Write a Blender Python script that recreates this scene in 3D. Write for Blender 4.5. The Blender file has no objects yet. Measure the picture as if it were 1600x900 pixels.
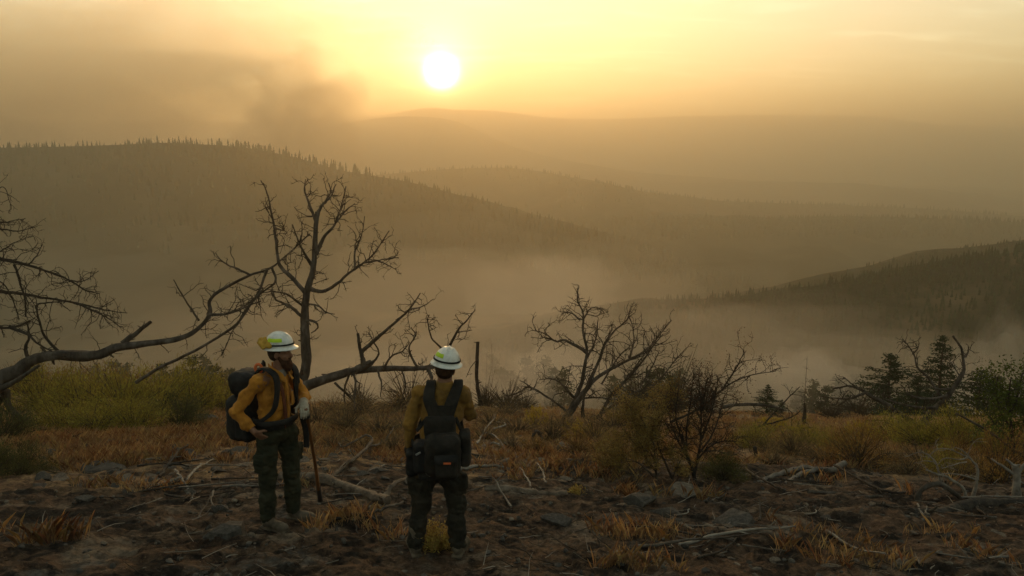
import bpy, math, random
import numpy as np
from math import radians, sin, cos, tan, atan, pi
from mathutils import Vector

# ------------------------------------------------------------------ camera, sky, sun, exposure
SC = bpy.context.scene
COL = SC.collection
F = 1197.0                       # focal length in pixels of a 1600 px wide picture
EYE = 1.6
HORIZON = 250.0
PITCH = atan((450 - HORIZON) / F)
cam_data = bpy.data.cameras.new('camera')
cam = bpy.data.objects.new('camera', cam_data)
COL.objects.link(cam)
cam_data.sensor_width = 36.0
cam_data.lens = 36.0 * F / 1600.0
cam_data.clip_start = 0.05
cam_data.clip_end = 60000.0
cam.location = (0, 0, EYE)
cam.rotation_euler = (pi / 2 - PITCH, 0, 0)
SC.camera = cam

SUN_EL, SUN_AZ = radians(6.15), radians(-5.1)       # azimuth clockwise from +Y
SUN_DIR = Vector((sin(SUN_AZ) * cos(SUN_EL), cos(SUN_AZ) * cos(SUN_EL), sin(SUN_EL)))
HAZE_DENSITY = 1.0 / 1500.0
HAZE_TOP = 430.0
HAZE_BOTTOM = -330.0

world = bpy.data.worlds.new('World')
SC.world = world
world.use_nodes = True
def build_world():
    nt = world.node_tree
    nt.nodes.clear()
    N = lambda t: nt.nodes.new(t)
    out = N('ShaderNodeOutputWorld')
    sky = N('ShaderNodeTexSky')
    sky.sky_type = 'NISHITA'
    sky.sun_disc = False
    sky.sun_elevation = SUN_EL
    sky.sun_rotation = SUN_AZ
    sky.air_density = 1.0
    sky.dust_density = 0.3
    sky.ozone_density = 0.6
    sky.altitude = 1500
    bg = N('ShaderNodeBackground')
    bg.inputs['Strength'].default_value = 0.15
    # the sun itself, its aureole and thin cirrus, all in sky directions
    tc = N('ShaderNodeTexCoord')
    dot = N('ShaderNodeVectorMath'); dot.operation = 'DOT_PRODUCT'
    nrm = N('ShaderNodeVectorMath'); nrm.operation = 'NORMALIZE'
    nt.links.new(tc.outputs['Generated'], nrm.inputs[0])
    nt.links.new(nrm.outputs[0], dot.inputs[0])
    dot.inputs[1].default_value = SUN_DIR
    def math_(op, a, b=None, clamp=False):
        m = N('ShaderNodeMath'); m.operation = op; m.use_clamp = clamp
        for i, s in enumerate((a, b)):
            if s is None: continue
            if isinstance(s, (int, float)): m.inputs[i].default_value = s
            else: nt.links.new(s, m.inputs[i])
        return m.outputs[0]
    one_minus = math_('SUBTRACT', 1.0, dot.outputs['Value'])          # ~ theta^2/2
    def lobe(deg, amp):
        k = -1.0 / (radians(deg) ** 2)                               # exp(-theta^2/(2 s^2)), theta^2/2 = 1-cos
        return math_('MULTIPLY', math_('EXPONENT', math_('MULTIPLY', one_minus, k)), amp)
    disc = lobe(SUN_LOBES[0][0], SUN_LOBES[0][1])
    aur = lobe(SUN_LOBES[1][0], SUN_LOBES[1][1])
    wide = lobe(SUN_LOBES[2][0], SUN_LOBES[2][1])
    # cirrus: noise on the sky stretched along the horizon
    sep = N('ShaderNodeSeparateXYZ'); nt.links.new(nrm.outputs[0], sep.inputs[0])
    zc = math_('ADD', math_('MAXIMUM', sep.outputs['Z'], 0.0), 0.10)
    comb = N('ShaderNodeCombineXYZ')
    nt.links.new(math_('DIVIDE', sep.outputs['X'], zc), comb.inputs[0])
    nt.links.new(math_('DIVIDE', sep.outputs['Y'], zc), comb.inputs[1])
    mp = N('ShaderNodeMapping'); mp.inputs['Scale'].default_value = (0.8, 2.6, 1)
    mp.inputs['Rotation'].default_value = (0, 0, 0.12)
    mp.inputs['Location'].default_value = (3.1, 1.7, 0)
    nt.links.new(comb.outputs[0], mp.inputs[0])
    nz = N('ShaderNodeTexNoise'); nz.inputs['Scale'].default_value = 1.6
    nz.inputs['Detail'].default_value = 9; nz.inputs['Roughness'].default_value = 0.55
    nz.inputs['Distortion'].default_value = 0.9
    nt.links.new(mp.outputs[0], nz.inputs['Vector'])
    rp = N('ShaderNodeMapRange'); rp.interpolation_type = 'SMOOTHSTEP'
    rp.inputs[1].default_value = 0.50; rp.inputs[2].default_value = 0.74
    rp.inputs[3].default_value = 0.0; rp.inputs[4].default_value = 1.0
    nt.links.new(nz.outputs[0], rp.inputs[0])
    cirrus = math_('ADD', 0.95, math_('MULTIPLY', rp.outputs[0], 0.34))
    def tint(val, col):
        m = N('ShaderNodeVectorMath'); m.operation = 'SCALE'
        m.inputs[0].default_value = col
        nt.links.new(val, m.inputs['Scale'])
        return m.outputs[0]
    def vadd(a, b):
        m = N('ShaderNodeVectorMath'); m.operation = 'ADD'
        nt.links.new(a, m.inputs[0]); nt.links.new(b, m.inputs[1])
        return m.outputs[0]
    tot = sky.outputs[0]
    skt = N('ShaderNodeVectorMath'); skt.operation = 'MULTIPLY'
    skt.inputs[1].default_value = SKY_TINT
    nt.links.new(tot, skt.inputs[0]); tot = skt.outputs[0]
    for v, c in ((disc, (1.0, 0.86, 0.55)), (aur, (1.0, 0.78, 0.36)), (wide, (1.0, 0.70, 0.30))):
        tot = vadd(tot, tint(v, c))
    cl = N('ShaderNodeVectorMath'); cl.operation = 'SCALE'
    nt.links.new(tot, cl.inputs[0]); nt.links.new(cirrus, cl.inputs['Scale']); tot = cl.outputs[0]
    nt.links.new(tot, bg.inputs['Color'])
    nt.links.new(bg.outputs[0], out.inputs[0])
SUN_LOBES = ((0.54, 320.0), (1.7, 20.0), (4.5, 1.2))
SKY_TINT = (0.96, 0.82, 0.58)
build_world()
world.cycles.sampling_method = 'MANUAL'
world.cycles.sample_map_resolution = 1024

sun_data = bpy.data.lights.new('sun', 'SUN')
sun_data.energy = 2.5
sun_data.angle = radians(2.5)
sun_data.color = (1.0, 0.545, 0.19)
sun = bpy.data.objects.new('sun', sun_data)
COL.objects.link(sun)
sun.rotation_euler = (-SUN_DIR).to_track_quat('-Z', 'Y').to_euler()

vs = SC.view_settings
vs.view_transform = 'Standard'
vs.look = 'None'
vs.gamma = 1.0
vs.use_curve_mapping = False
vs.exposure = 1.78
SC.display_settings.display_device = 'sRGB'
cy = SC.cycles
cy.max_bounces = 5
cy.diffuse_bounces = 3
cy.glossy_bounces = 2
cy.transmission_bounces = 2
cy.transparent_max_bounces = 8
cy.volume_bounces = 1
cy.use_denoising = True
cy.sample_clamp_indirect = 4.0
cy.use_adaptive_sampling = True
cy.adaptive_threshold = 0.02

# ------------------------------------------------------------------ helpers
RNG = np.random.default_rng(7)

def ray(px, py):
    """World direction through a picture point of the 1600x900 photograph."""
    u, v = (px - 800.0) / F, (450.0 - py) / F
    return np.array([u, cos(PITCH) + v * sin(PITCH), -sin(PITCH) + v * cos(PITCH)])

def at(px, py, Y):
    d = ray(px, py)
    return np.array([0, 0, EYE]) + d * (Y / d[1])

def _hash(ix, iy, iz, seed):
    with np.errstate(over='ignore'):
        h = (ix.astype(np.uint32) * np.uint32(374761393) + iy.astype(np.uint32) * np.uint32(668265263)
             + iz.astype(np.uint32) * np.uint32(2147483647) + np.uint32((seed * 974711 + 17) & 0xffffffff))
        h = (h ^ (h >> np.uint32(13))) * np.uint32(1274126177)
        h = h ^ (h >> np.uint32(16))
        h = h * np.uint32(2246822519)
        h = h ^ (h >> np.uint32(15))
    return h.astype(np.float64) / 4294967295.0

def vnoise(p, seed=0):
    """Value noise in -1..1 at points p (N,3)."""
    p = np.asarray(p, float)
    i = np.floor(p).astype(np.int64)
    f = p - i
    f = f * f * f * (f * (f * 6 - 15) + 10)
    r = 0.0
    for dx in (0, 1):
        wx = f[..., 0] if dx else 1 - f[..., 0]
        for dy in (0, 1):
            wy = f[..., 1] if dy else 1 - f[..., 1]
            for dz in (0, 1):
                wz = f[..., 2] if dz else 1 - f[..., 2]
                r = r + wx * wy * wz * _hash(i[..., 0] + dx, i[..., 1] + dy, i[..., 2] + dz, seed)
    return r * 2 - 1

def fbm(p, octaves=4, gain=0.5, seed=0):
    p = np.asarray(p, float)
    a, s, t = 1.0, 0.0, 0.0
    for k in range(octaves):
        s = s + a * vnoise(p, seed + k * 31)
        t += a
        a *= gain
        p = p * 2.03 + 11.7
    return s / t

def fbm2(x, y, octaves=4, gain=0.5, seed=0):
    x = np.asarray(x, float); y = np.asarray(y, float)
    return fbm(np.stack([x, y, np.zeros_like(x) + 0.5], -1), octaves, gain, seed)

def sstep(a, b, x):
    t = np.clip((np.asarray(x, float) - a) / (b - a), 0, 1)
    return t * t * (3 - 2 * t)

class MB:
    """Collects geometry; build() links it as ONE mesh object."""
    def __init__(self):
        self.v, self.l, self.t, self.m, self.n = [], [], [], [], 0
    def add(self, v, faces, mat=0):
        v = np.asarray(v, float).reshape(-1, 3)
        if not len(v): return
        faces = np.asarray(faces, np.int64)
        self.v.append(v)
        self.l.append((faces + self.n).ravel())
        self.t.append(np.full(len(faces), faces.shape[1]))
        self.m.append(np.full(len(faces), mat))
        self.n += len(v)
    def mesh(self, name, mats=(), origin=(0, 0, 0), smooth=True):
        me = bpy.data.meshes.new(name)
        if not self.v:
            return me
        v = np.concatenate(self.v) - np.asarray(origin, float)
        l = np.concatenate(self.l).astype(np.int32)
        t = np.concatenate(self.t).astype(np.int32)
        me.vertices.add(len(v)); me.vertices.foreach_set('co', v.astype(np.float32).ravel())
        me.loops.add(len(l)); me.loops.foreach_set('vertex_index', l)
        me.polygons.add(len(t))
        st = np.concatenate([[0], np.cumsum(t)[:-1]]).astype(np.int32)
        me.polygons.foreach_set('loop_start', st)
        me.polygons.foreach_set('loop_total', t)
        me.polygons.foreach_set('material_index', np.concatenate(self.m).astype(np.int32))
        me.polygons.foreach_set('use_smooth', np.full(len(t), smooth))
        for m in (mats if isinstance(mats, (list, tuple)) else [mats]):
            me.materials.append(m)
        me.update(calc_edges=True)
        return me
    def build(self, name, mats=(), parent=None, origin=(0, 0, 0), smooth=True):
        o = bpy.data.objects.new(name, self.mesh(name, mats, origin, smooth))
        COL.objects.link(o)
        if parent is not None:
            o.parent = parent
        else:
            o.location = tuple(origin)
        return o

def empty(name, loc):
    o = bpy.data.objects.new(name, None)
    COL.objects.link(o)
    o.location = tuple(loc)
    o.empty_display_size = 0.2
    return o

def tag(o, label=None, cat=None, group=None, kind=None):
    for k, v in (('label', label), ('category', cat), ('group', group), ('kind', kind)):
        if v: o[k] = v
    return o

def copy_tree(o, parent=None):
    c = o.copy()
    COL.objects.link(c)
    if parent is not None: c.parent = parent
    for ch in o.children:
        copy_tree(ch, c)
    return c

def grid_faces(nr, nc, wrap=False):
    r, c = np.meshgrid(np.arange(nr - 1), np.arange(nc if wrap else nc - 1), indexing='ij')
    c2 = (c + 1) % nc
    return np.stack([r * nc + c, r * nc + c2, (r + 1) * nc + c2, (r + 1) * nc + c], -1).reshape(-1, 4)

def catmull(pts, n):
    """Smooth polyline through pts, n points."""
    P = np.asarray(pts, float)
    if len(P) == 2:
        t = np.linspace(0, 1, n)[:, None]
        return P[0] * (1 - t) + P[1] * t
    P = np.vstack([2 * P[0] - P[1], P, 2 * P[-1] - P[-2]])
    seg = np.linspace(0, len(P) - 3 - 1e-9, n)
    i = np.floor(seg).astype(int)
    t = (seg - i)[:, None]
    a, b, c, d = P[i], P[i + 1], P[i + 2], P[i + 3]
    return 0.5 * ((2 * b) + (c - a) * t + (2 * a - 5 * b + 4 * c - d) * t ** 2 + (3 * b - a - 3 * c + d) * t ** 3)

def tube(mb, pts, rad, sides=6, mat=0, rough=0.0, cap=True, seed=0, flat=None):
    """A tapered tube along pts (N,3) with radii rad; rough = bark unevenness as a share of the radius."""
    P = np.asarray(pts, float)
    n = len(P)
    R = np.broadcast_to(np.asarray(rad, float), (n,))
    T = np.gradient(P, axis=0)
    T /= np.linalg.norm(T, axis=1)[:, None] + 1e-9
    ref = np.array([0.0, 0.0, 1.0]) if abs(T[0][2]) < 0.9 else np.array([1.0, 0.0, 0.0])
    U = np.zeros((n, 3))
    u = np.cross(T[0], ref); u /= np.linalg.norm(u)
    for k in range(n):
        u = u - T[k] * np.dot(u, T[k])
        u /= np.linalg.norm(u) + 1e-9
        U[k] = u
    V = np.cross(T, U)
    a = np.arange(sides) * 2 * pi / sides
    rr = R[:, None] * np.ones(sides)
    ca, sa = np.cos(a), np.sin(a)
    if flat is not None: sa = sa * flat
    if rough:
        q = np.stack([np.cos(a)[None, :] * 1.7 + np.zeros((n, 1)), np.sin(a)[None, :] * 1.7 + np.zeros((n, 1)),
                      np.arange(n)[:, None] * 0.13 + np.zeros(sides)], -1) + seed * 3.3
        rr = rr * (1 + rough * fbm(q, 3, 0.6, seed))
    ring = P[:, None, :] + rr[..., None] * (ca[None, :, None] * U[:, None, :] + sa[None, :, None] * V[:, None, :])
    base = mb.n
    mb.add(ring.reshape(-1, 3), grid_faces(n, sides, True), mat)
    if cap:
        for k, e in ((0, -1), (n - 1, 1)):
            vv = np.vstack([ring[k], P[k] + T[k] * R[k] * 0.3 * e])
            i = np.arange(sides)
            f = np.stack([i, (i + 1) % sides, np.full(sides, sides)], -1)
            mb.add(vv, f if e > 0 else f[:, ::-1], mat)

# ------------------------------------------------------------------ materials
MATS = {}
def new_mat(name):
    m = bpy.data.materials.new(name)
    m.use_nodes = True
    nt = m.node_tree
    b = nt.nodes['Principled BSDF']
    b.inputs['Specular IOR Level'].default_value = 0.25
    MATS[name] = m
    return m, nt, b

def noise_mat(name, cols, scale=8.0, rough=0.85, bump=0.3, bump_scale=None, stretch=(1, 1, 1), detail=6, dist=0.02,
              coords='Object', spec=0.2, sheen=0.0, pos=None, translucent=0.0, random_tint=0.0):
    """Base colour from noise over a ramp of cols, with a finer bump."""
    m, nt, b = new_mat(name)
    N = lambda t: nt.nodes.new(t)
    L = nt.links.new
    tc = N('ShaderNodeTexCoord')
    mp = N('ShaderNodeMapping'); mp.inputs['Scale'].default_value = stretch
    L(tc.outputs[coords], mp.inputs[0])
    nz = N('ShaderNodeTexNoise'); nz.inputs['Scale'].default_value = scale
    nz.inputs['Detail'].default_value = detail; nz.inputs['Roughness'].default_value = 0.62
    L(mp.outputs[0], nz.inputs['Vector'])
    rp = N('ShaderNodeValToRGB')
    e = rp.color_ramp.elements
    n = len(cols)
    pos = pos or [0.3 + 0.4 * k / max(1, n - 1) for k in range(n)]
    while len(e) < n: e.new(0.5)
    for k in range(n):
        e[k].position = pos[k]; e[k].color = (*cols[k], 1)
    L(nz.outputs[0], rp.inputs[0])
    col = rp.outputs[0]
    if random_tint:
        oi = N('ShaderNodeNewGeometry')
        hv = N('ShaderNodeHueSaturation')
        mr = N('ShaderNodeMapRange'); mr.inputs[3].default_value = 1 - random_tint; mr.inputs[4].default_value = 1 + random_tint
        L(oi.outputs['Random Per Island'], mr.inputs[0])
        L(mr.outputs[0], hv.inputs['Value']); L(col, hv.inputs['Color'])
        mr2 = N('ShaderNodeMapRange'); mr2.inputs[3].default_value = 0.5 - random_tint * 0.06; mr2.inputs[4].default_value = 0.5 + random_tint * 0.06
        L(oi.outputs['Random Per Island'], mr2.inputs[0]); L(mr2.outputs[0], hv.inputs['Hue'])
        col = hv.outputs[0]
    L(col, b.inputs['Base Color'])
    b.inputs['Roughness'].default_value = rough
    b.inputs['Specular IOR Level'].default_value = spec
    if sheen: b.inputs['Sheen Weight'].default_value = sheen
    if bump:
        nb = N('ShaderNodeTexNoise'); nb.inputs['Scale'].default_value = bump_scale or scale * 4
        nb.inputs['Detail'].default_value = 5
        L(mp.outputs[0], nb.inputs['Vector'])
        bp = N('ShaderNodeBump'); bp.inputs['Strength'].default_value = bump; bp.inputs['Distance'].default_value = dist
        L(nb.outputs[0], bp.inputs['Height']); L(bp.outputs[0], b.inputs['Normal'])
    if translucent:
        tr = N('ShaderNodeBsdfTranslucent'); L(col, tr.inputs['Color'])
        mx = N('ShaderNodeMixShader'); mx.inputs[0].default_value = translucent
        L(b.outputs[0], mx.inputs[1]); L(tr.outputs[0], mx.inputs[2])
        L(mx.outputs[0], nt.nodes['Material Output'].inputs['Surface'])
    return m

def volume_mat(name, density, color, aniso, absorb=(0, 0, 0)):
    m = bpy.data.materials.new(name)
    m.use_nodes = True
    nt = m.node_tree
    nt.nodes.clear()
    out = nt.nodes.new('ShaderNodeOutputMaterial')
    pv = nt.nodes.new('ShaderNodeVolumePrincipled')
    pv.inputs['Color'].default_value = (*color, 1)
    pv.inputs['Absorption Color'].default_value = (*absorb, 1)
    pv.inputs['Density'].default_value = density
    pv.inputs['Anisotropy'].default_value = aniso
    nt.links.new(pv.outputs[0], out.inputs['Volume'])
    return m
# ------------------------------------------------------------------ the lie of the land
def ground_h(x, y):
    """Broad height of the near slope, dropping away past its brow into the valley."""
    x = np.asarray(x, float); y = np.asarray(y, float)
    r = np.hypot(x, np.maximum(y, 0))
    near = -0.285 * y - 0.022 * x
    yb = 31 + 4 * fbm2(x / 17.0, y * 0 + 3.1, 2, 0.5, 5)
    over = np.maximum(y - yb, 0)
    fall = -0.30 * over * sstep(0, 14, over) - 0.004 * np.minimum(over, 20) ** 2
    h = near + fall
    floor_ = -150 - 0.02 * np.minimum(np.maximum(y - 300, 0), 6000)
    k = 20.0
    h = floor_ + k * np.logaddexp(0, (h - floor_) / k)
    h = np.where(y < -3, np.minimum(h, 0.285 * 3 + 0.15 * (-y - 3) + 2), h)
    return h

def ground_z(x, y):
    """The real height with hummocks, clods and ruts (what things stand on)."""
    x = np.asarray(x, float); y = np.asarray(y, float)
    r = np.hypot(x, y)
    h = ground_h(x, y)
    h = h + 0.16 * fbm2(x / 2.3, y / 2.3, 2, 0.5, 11) * sstep(2, 6, r)
    near = 1 - sstep(35, 60, r)
    m = fbm2(x / 0.62, y / 0.62, 3, 0.55, 21)
    h = h + near * 0.055 * m
    rid = 1 - np.abs(fbm2(x / 0.33, y / 0.33, 3, 0.55, 31))
    h = h + near * 0.075 * (rid ** 3 - 0.45) * (1 - 0.6 * sstep(10, 20, r))
    for fx, fy in STANCES:                                  # trodden level where the two people stand
        d = np.hypot(x - fx, y - fy)
        if np.min(d) > 1.0: continue
        w = 1 - sstep(0.34, 0.75, d)
        lev = float(ground_h(np.array([fx]), np.array([fy]))[0]) + 0.01 * m
        h = h * (1 - w) + lev * w
    h = h + (1 - near) * np.minimum(r * 0.01, 6) * fbm2(x / 90.0, y / 90.0, 3, 0.5, 41)
    return h

STANCES = []
def gz(x, y):
    return float(ground_z(np.array([x]), np.array([y]))[0])

def hit(px, py):
    """Where the sight line through a picture point meets the near ground."""
    d = ray(px, py)
    Y = np.linspace(1.5, 60, 1200)
    p = np.array([0, 0, EYE])[None] + d[None] * (Y / d[1])[:, None]
    below = np.nonzero(p[:, 2] < ground_h(p[:, 0], p[:, 1]))[0]
    k = below[0] if len(below) else 660
    x, y = p[k, 0], p[k, 1]
    return np.array([x, y, gz(x, y)])

for a in ((442, 817), (683, 866)):
    STANCES.append(tuple(hit(*a)[:2]))
# ground sheet: a polar grid round the viewpoint, fine in front
def ground_sheet():
    front = np.linspace(-44, 44, 640)
    back = np.linspace(44, 316, 62)[1:-1]
    ang = np.radians(np.concatenate([front, back]))
    r = np.concatenate([np.geomspace(0.25, 3.5, 26)[:-1], np.geomspace(3.5, 16, 430)[:-1], np.geomspace(16, 46, 150)[:-1],
                        np.geomspace(46, 8000, 110)])
    A, R = np.meshgrid(ang, r)
    x, y = R * np.sin(A), R * np.cos(A)
    z = ground_z(x.ravel(), y.ravel()).reshape(x.shape)
    fine = 0.026 * fbm2((x / 0.085).ravel(), (y / 0.085).ravel(), 3, 0.6, 77).reshape(x.shape)
    z = z + fine * (1 - sstep(12, 24, R))
    mb = MB()
    mb.add(np.stack([x, y, z], -1).reshape(-1, 3), grid_faces(len(r), len(ang), True)[:, ::-1])
    c = np.array([[0, 0, ground_h(0, 0)]])
    n = len(ang)
    ring = np.stack([x[0], y[0], z[0]], -1)
    i = np.arange(n)
    mb.add(np.vstack([ring, c]), np.stack([i, np.full(n, n), (i + 1) % n], -1))
    return mb

def ground_material():
    m, nt, b = new_mat('burnt_ground')
    N = lambda t: nt.nodes.new(t)
    L = nt.links.new
    tc = N('ShaderNodeTexCoord')
    def noise(scale, detail=6, rough=0.6, dist=0.0, stretch=None):
        nz = N('ShaderNodeTexNoise'); nz.inputs['Scale'].default_value = scale
        nz.inputs['Detail'].default_value = detail; nz.inputs['Roughness'].default_value = rough
        nz.inputs['Distortion'].default_value = dist
        src = tc.outputs['Object']
        L(src, nz.inputs['Vector'])
        return nz.outputs[0]
    def ramp(v, lo, hi):
        r = N('ShaderNodeMapRange'); r.interpolation_type = 'SMOOTHSTEP'
        r.inputs[1].default_value = lo; r.inputs[2].default_value = hi
        L(v, r.inputs[0]); return r.outputs[0]
    def mix(f, a, b_):
        x = N('ShaderNodeMix'); x.data_type = 'RGBA'
        if isinstance(f, float): x.inputs[0].default_value = f
        else: L(f, x.inputs[0])
        for k, s in ((6, a), (7, b_)):
            if isinstance(s, tuple): x.inputs[k].default_value = (*s, 1)
            else: L(s, x.inputs[k])
        return x.outputs[2]
    def mul(a, b_):
        x = N('ShaderNodeMath'); x.operation = 'MULTIPLY'
        for k, s in ((0, a), (1, b_)):
            if isinstance(s, float): x.inputs[k].default_value = s
            else: L(s, x.inputs[k])
        return x.outputs[0]
    soil = mix(ramp(noise(9, 8, 0.7), 0.35, 0.65), (0.038, 0.024, 0.017), (0.145, 0.090, 0.055))
    soil = mix(ramp(noise(34, 4, 0.7), 0.55, 0.75), soil, (0.25, 0.16, 0.098))
    ash = mix(ramp(noise(14, 6, 0.7), 0.4, 0.65), (0.07, 0.062, 0.052), (0.19, 0.17, 0.145))
    char = mix(ramp(noise(22, 6, 0.7), 0.4, 0.7), (0.010, 0.009, 0.008), (0.040, 0.033, 0.026))
    straw = mix(ramp(noise(30, 6, 0.7), 0.3, 0.7), (0.20, 0.12, 0.06), (0.42, 0.27, 0.14))
    pale = mix(ramp(noise(18, 5, 0.7), 0.35, 0.65), (0.12, 0.09, 0.062), (0.25, 0.19, 0.135))
    # unburnt orange grass floor beyond the working line
    sep = N('ShaderNodeSeparateXYZ'); L(tc.outputs['Object'], sep.inputs[0])
    big = noise(0.45, 4, 0.6, 0.6)
    def lin(a, ka, b_, kb, c):
        x1 = N('ShaderNodeMath'); x1.operation = 'MULTIPLY'; L(a, x1.inputs[0]); x1.inputs[1].default_value = ka
        x2 = N('ShaderNodeMath'); x2.operation = 'MULTIPLY_ADD'; L(b_, x2.inputs[0]); x2.inputs[1].default_value = kb; L(x1.outputs[0], x2.inputs[2])
        x3 = N('ShaderNodeMath'); x3.operation = 'ADD'; L(x2.outputs[0], x3.inputs[0]); x3.inputs[1].default_value = c
        return x3.outputs[0]
    edge = lin(sep.outputs['Y'], 0.12, sep.outputs['X'], -0.04, -1.42)      # distance past the line
    edge2 = lin(big, 2.2, edge, 1.0, -1.06)
    grassy = ramp(edge2, -0.12, 0.16)
    c = mix(ramp(noise(0.9, 5, 0.65, 0.8), 0.50, 0.64), soil, pale)
    c = mix(mul(ramp(noise(1.1, 7, 0.7, 1.4), 0.47, 0.57), 0.95), c, char)
    c = mix(mul(ramp(noise(0.8, 6, 0.7, 1.6), 0.57, 0.68), 0.8), c, ash)
    c = mix(grassy, c, mix(ramp(noise(2.1, 5, 0.7), 0.42, 0.6), soil, straw))
    far = ramp(sep.outputs['Y'], 34.0, 70.0)
    woods = mix(ramp(noise(0.02, 6, 0.65), 0.4, 0.6), (0.035, 0.042, 0.022), (0.12, 0.095, 0.05))
    c = mix(far, c, woods)
    L(c, b.inputs['Base Color'])
    b.inputs['Roughness'].default_value = 0.95
    b.inputs['Specular IOR Level'].default_value = 0.1
    bp = N('ShaderNodeBump'); bp.inputs['Strength'].default_value = 1.0; bp.inputs['Distance'].default_value = 0.05
    L(noise(26, 8, 0.75), bp.inputs['Height']); L(bp.outputs[0], b.inputs['Normal'])
    return m

ground = ground_sheet().build('ground', ground_material())
tag(ground, kind='structure', label='burnt brown soil of the near slope and valley below')

# ------------------------------------------------------------------ ridges
def ridge_mat(name, dark, light, scale):
    return noise_mat(name, [dark, dark, light], scale=scale, rough=1.0, bump=0.0, pos=[0.3, 0.5, 0.7], spec=0.0, detail=8)

RIDGES = {}
def ridge(name, label, profile, D, front, back, floor_, mat, bumpy=0.05, yaw=0.0, px0=-500, px1=2100, nx=200, depth_var=0.08, seed=1):
    """A hill whose skyline follows profile (picture points) at about D metres; yaw tilts the crest away to one side."""
    px = np.linspace(px0, px1, nx)
    pr = np.array(profile, float)
    py = np.interp(px, pr[:, 0], pr[:, 1])
    ker = np.exp(-np.linspace(-2, 2, 9) ** 2); ker /= ker.sum()
    py = np.convolve(np.pad(py, 4, 'edge'), ker, 'valid')
    Yc = D * (1 + yaw * (px - 800) / 800 + depth_var * fbm2(px / 260.0, px * 0 + seed, 2, 0.5, seed))
    crest = np.array([at(a, b, y) for a, b, y in zip(px, py, Yc)])
    t = np.concatenate([-np.linspace(1, 0, 46)[:-1] ** 1.15, np.linspace(0, 1, 18)])
    rows = []
    for s in t:
        L_ = front if s < 0 else back
        d = s * L_
        y = crest[:, 1] + d
        x = crest[:, 0] * (y / crest[:, 1]) if s < 0 and False else crest[:, 0]
        f = 1 - abs(s)
        prof = (3 * f ** 2 - 2 * f ** 3) * 0.45 + f * 0.55
        z = floor_ + (crest[:, 2] - floor_) * prof
        gul = fbm2(x / (D * 0.11) + seed, y / (D * 0.25), 4, 0.5, seed + 3)
        z = z + bumpy * D * gul * (1 - f ** 6) * min(1.0, 2.5 * f) * 0.9
        rows.append(np.stack([x, y, z], -1))
    V = np.array(rows)
    mb = MB()
    mb.add(V.reshape(-1, 3), grid_faces(len(t), nx))
    o = mb.build(name, mat)
    tag(o, label, kind='structure')
    RIDGES[name + str(seed)] = (V, crest)
    return V, crest

M_wood = ridge_mat('wooded_hillside', (0.030, 0.036, 0.020), (0.085, 0.075, 0.042), 0.012)
M_wood2 = ridge_mat('wooded_hillside_dry', (0.036, 0.038, 0.022), (0.21, 0.145, 0.08), 0.016)
M_far = ridge_mat('far_hillside', (0.05, 0.05, 0.04), (0.09, 0.085, 0.06), 0.004)

R_left = ridge('hill', 'forested ridge rising across the left behind the dead trees',
    [(-500, 250), (-200, 238), (0, 231), (100, 229), (200, 226), (245, 222), (300, 225), (370, 228), (400, 234), (450, 242), (500, 259), (540, 268), (580, 274),
     (640, 284), (700, 300), (800, 330), (900, 356), (1050, 392), (1300, 450), (2100, 560)], 980, 500, 760, -150, M_wood, 0.035, yaw=0.12, seed=3)
R_spur = ridge('hill', 'low wooded spur below the left ridge',
    [(-500, 318), (0, 337), (60, 344), (150, 354), (210, 358), (260, 365), (330, 376), (450, 387), (600, 402), (760, 440), (1000, 520), (1300, 600), (2100, 700)],
    820, 400, 420, -150, M_wood, 0.03, yaw=0.05, seed=5)
R_mid = ridge('hill', 'rounded wooded hill in the middle distance under the sun',
    [(-500, 330), (300, 310), (480, 286), (560, 276), (650, 268), (700, 264), (790, 261), (850, 268), (900, 279), (960, 290), (1000, 298), (1050, 307), (1120, 314), (1300, 320),
     (1450, 326), (1600, 338), (2100, 360)], 1750, 760, 1000, -170, M_wood, 0.03, seed=7)
R_flat = ridge('hill', 'long level wooded ridge across the right middle distance',
    [(-500, 470), (600, 420), (760, 360), (860, 347), (1000, 342), (1100, 341), (1200, 342), (1300, 340), (1400, 340), (1500, 342), (1600, 348), (2100, 372)],
    1250, 560, 700, -160, M_wood, 0.03, seed=9)
R_near = ridge('hill', 'nearest wooded slope climbing out of the valley on the right',
    [(-500, 660), (600, 590), (800, 526), (900, 492), (960, 481), (1050, 471), (1130, 466), (1200, 459), (1260, 451), (1310, 441), (1350, 433), (1400, 424), (1450, 414), (1500, 404),
     (1550, 398), (1600, 392), (1800, 350), (2100, 300)], 330, 210, 240, -115, M_wood2, 0.035, yaw=-0.12, seed=11)
R_near2 = ridge('hill', 'hazy shoulder just behind the nearest wooded slope on the right',
    [(-500, 700), (900, 560), (1200, 462), (1300, 437), (1350, 421), (1400, 409), (1450, 402), (1500, 394), (1550, 385), (1600, 376), (1800, 330), (2100, 280)],
    520, 260, 300, -140, M_wood, 0.03, yaw=-0.1, seed=13)
R_sunhill = ridge('hill', 'faint dark hill below the sun falling to the right',
    [(-500, 170), (0, 181), (60, 195), (120, 211), (200, 222), (400, 214), (520, 196), (560, 188), (620, 181), (690, 183), (725, 192), (760, 211), (800, 230), (880, 250), (1000, 270), (1300, 290), (2100, 300)],
    3500, 1300, 1300, -200, M_far, 0.02, seed=15)
R_plain = ridge('hill', 'hazy wooded swell below the far skyline on the right',
    [(-500, 320), (700, 300), (900, 262), (1000, 283), (1080, 286), (1200, 284), (1350, 286), (1450, 300), (1600, 312), (2100, 330)],
    2900, 1100, 1100, -190, M_far, 0.02, seed=17)
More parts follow.
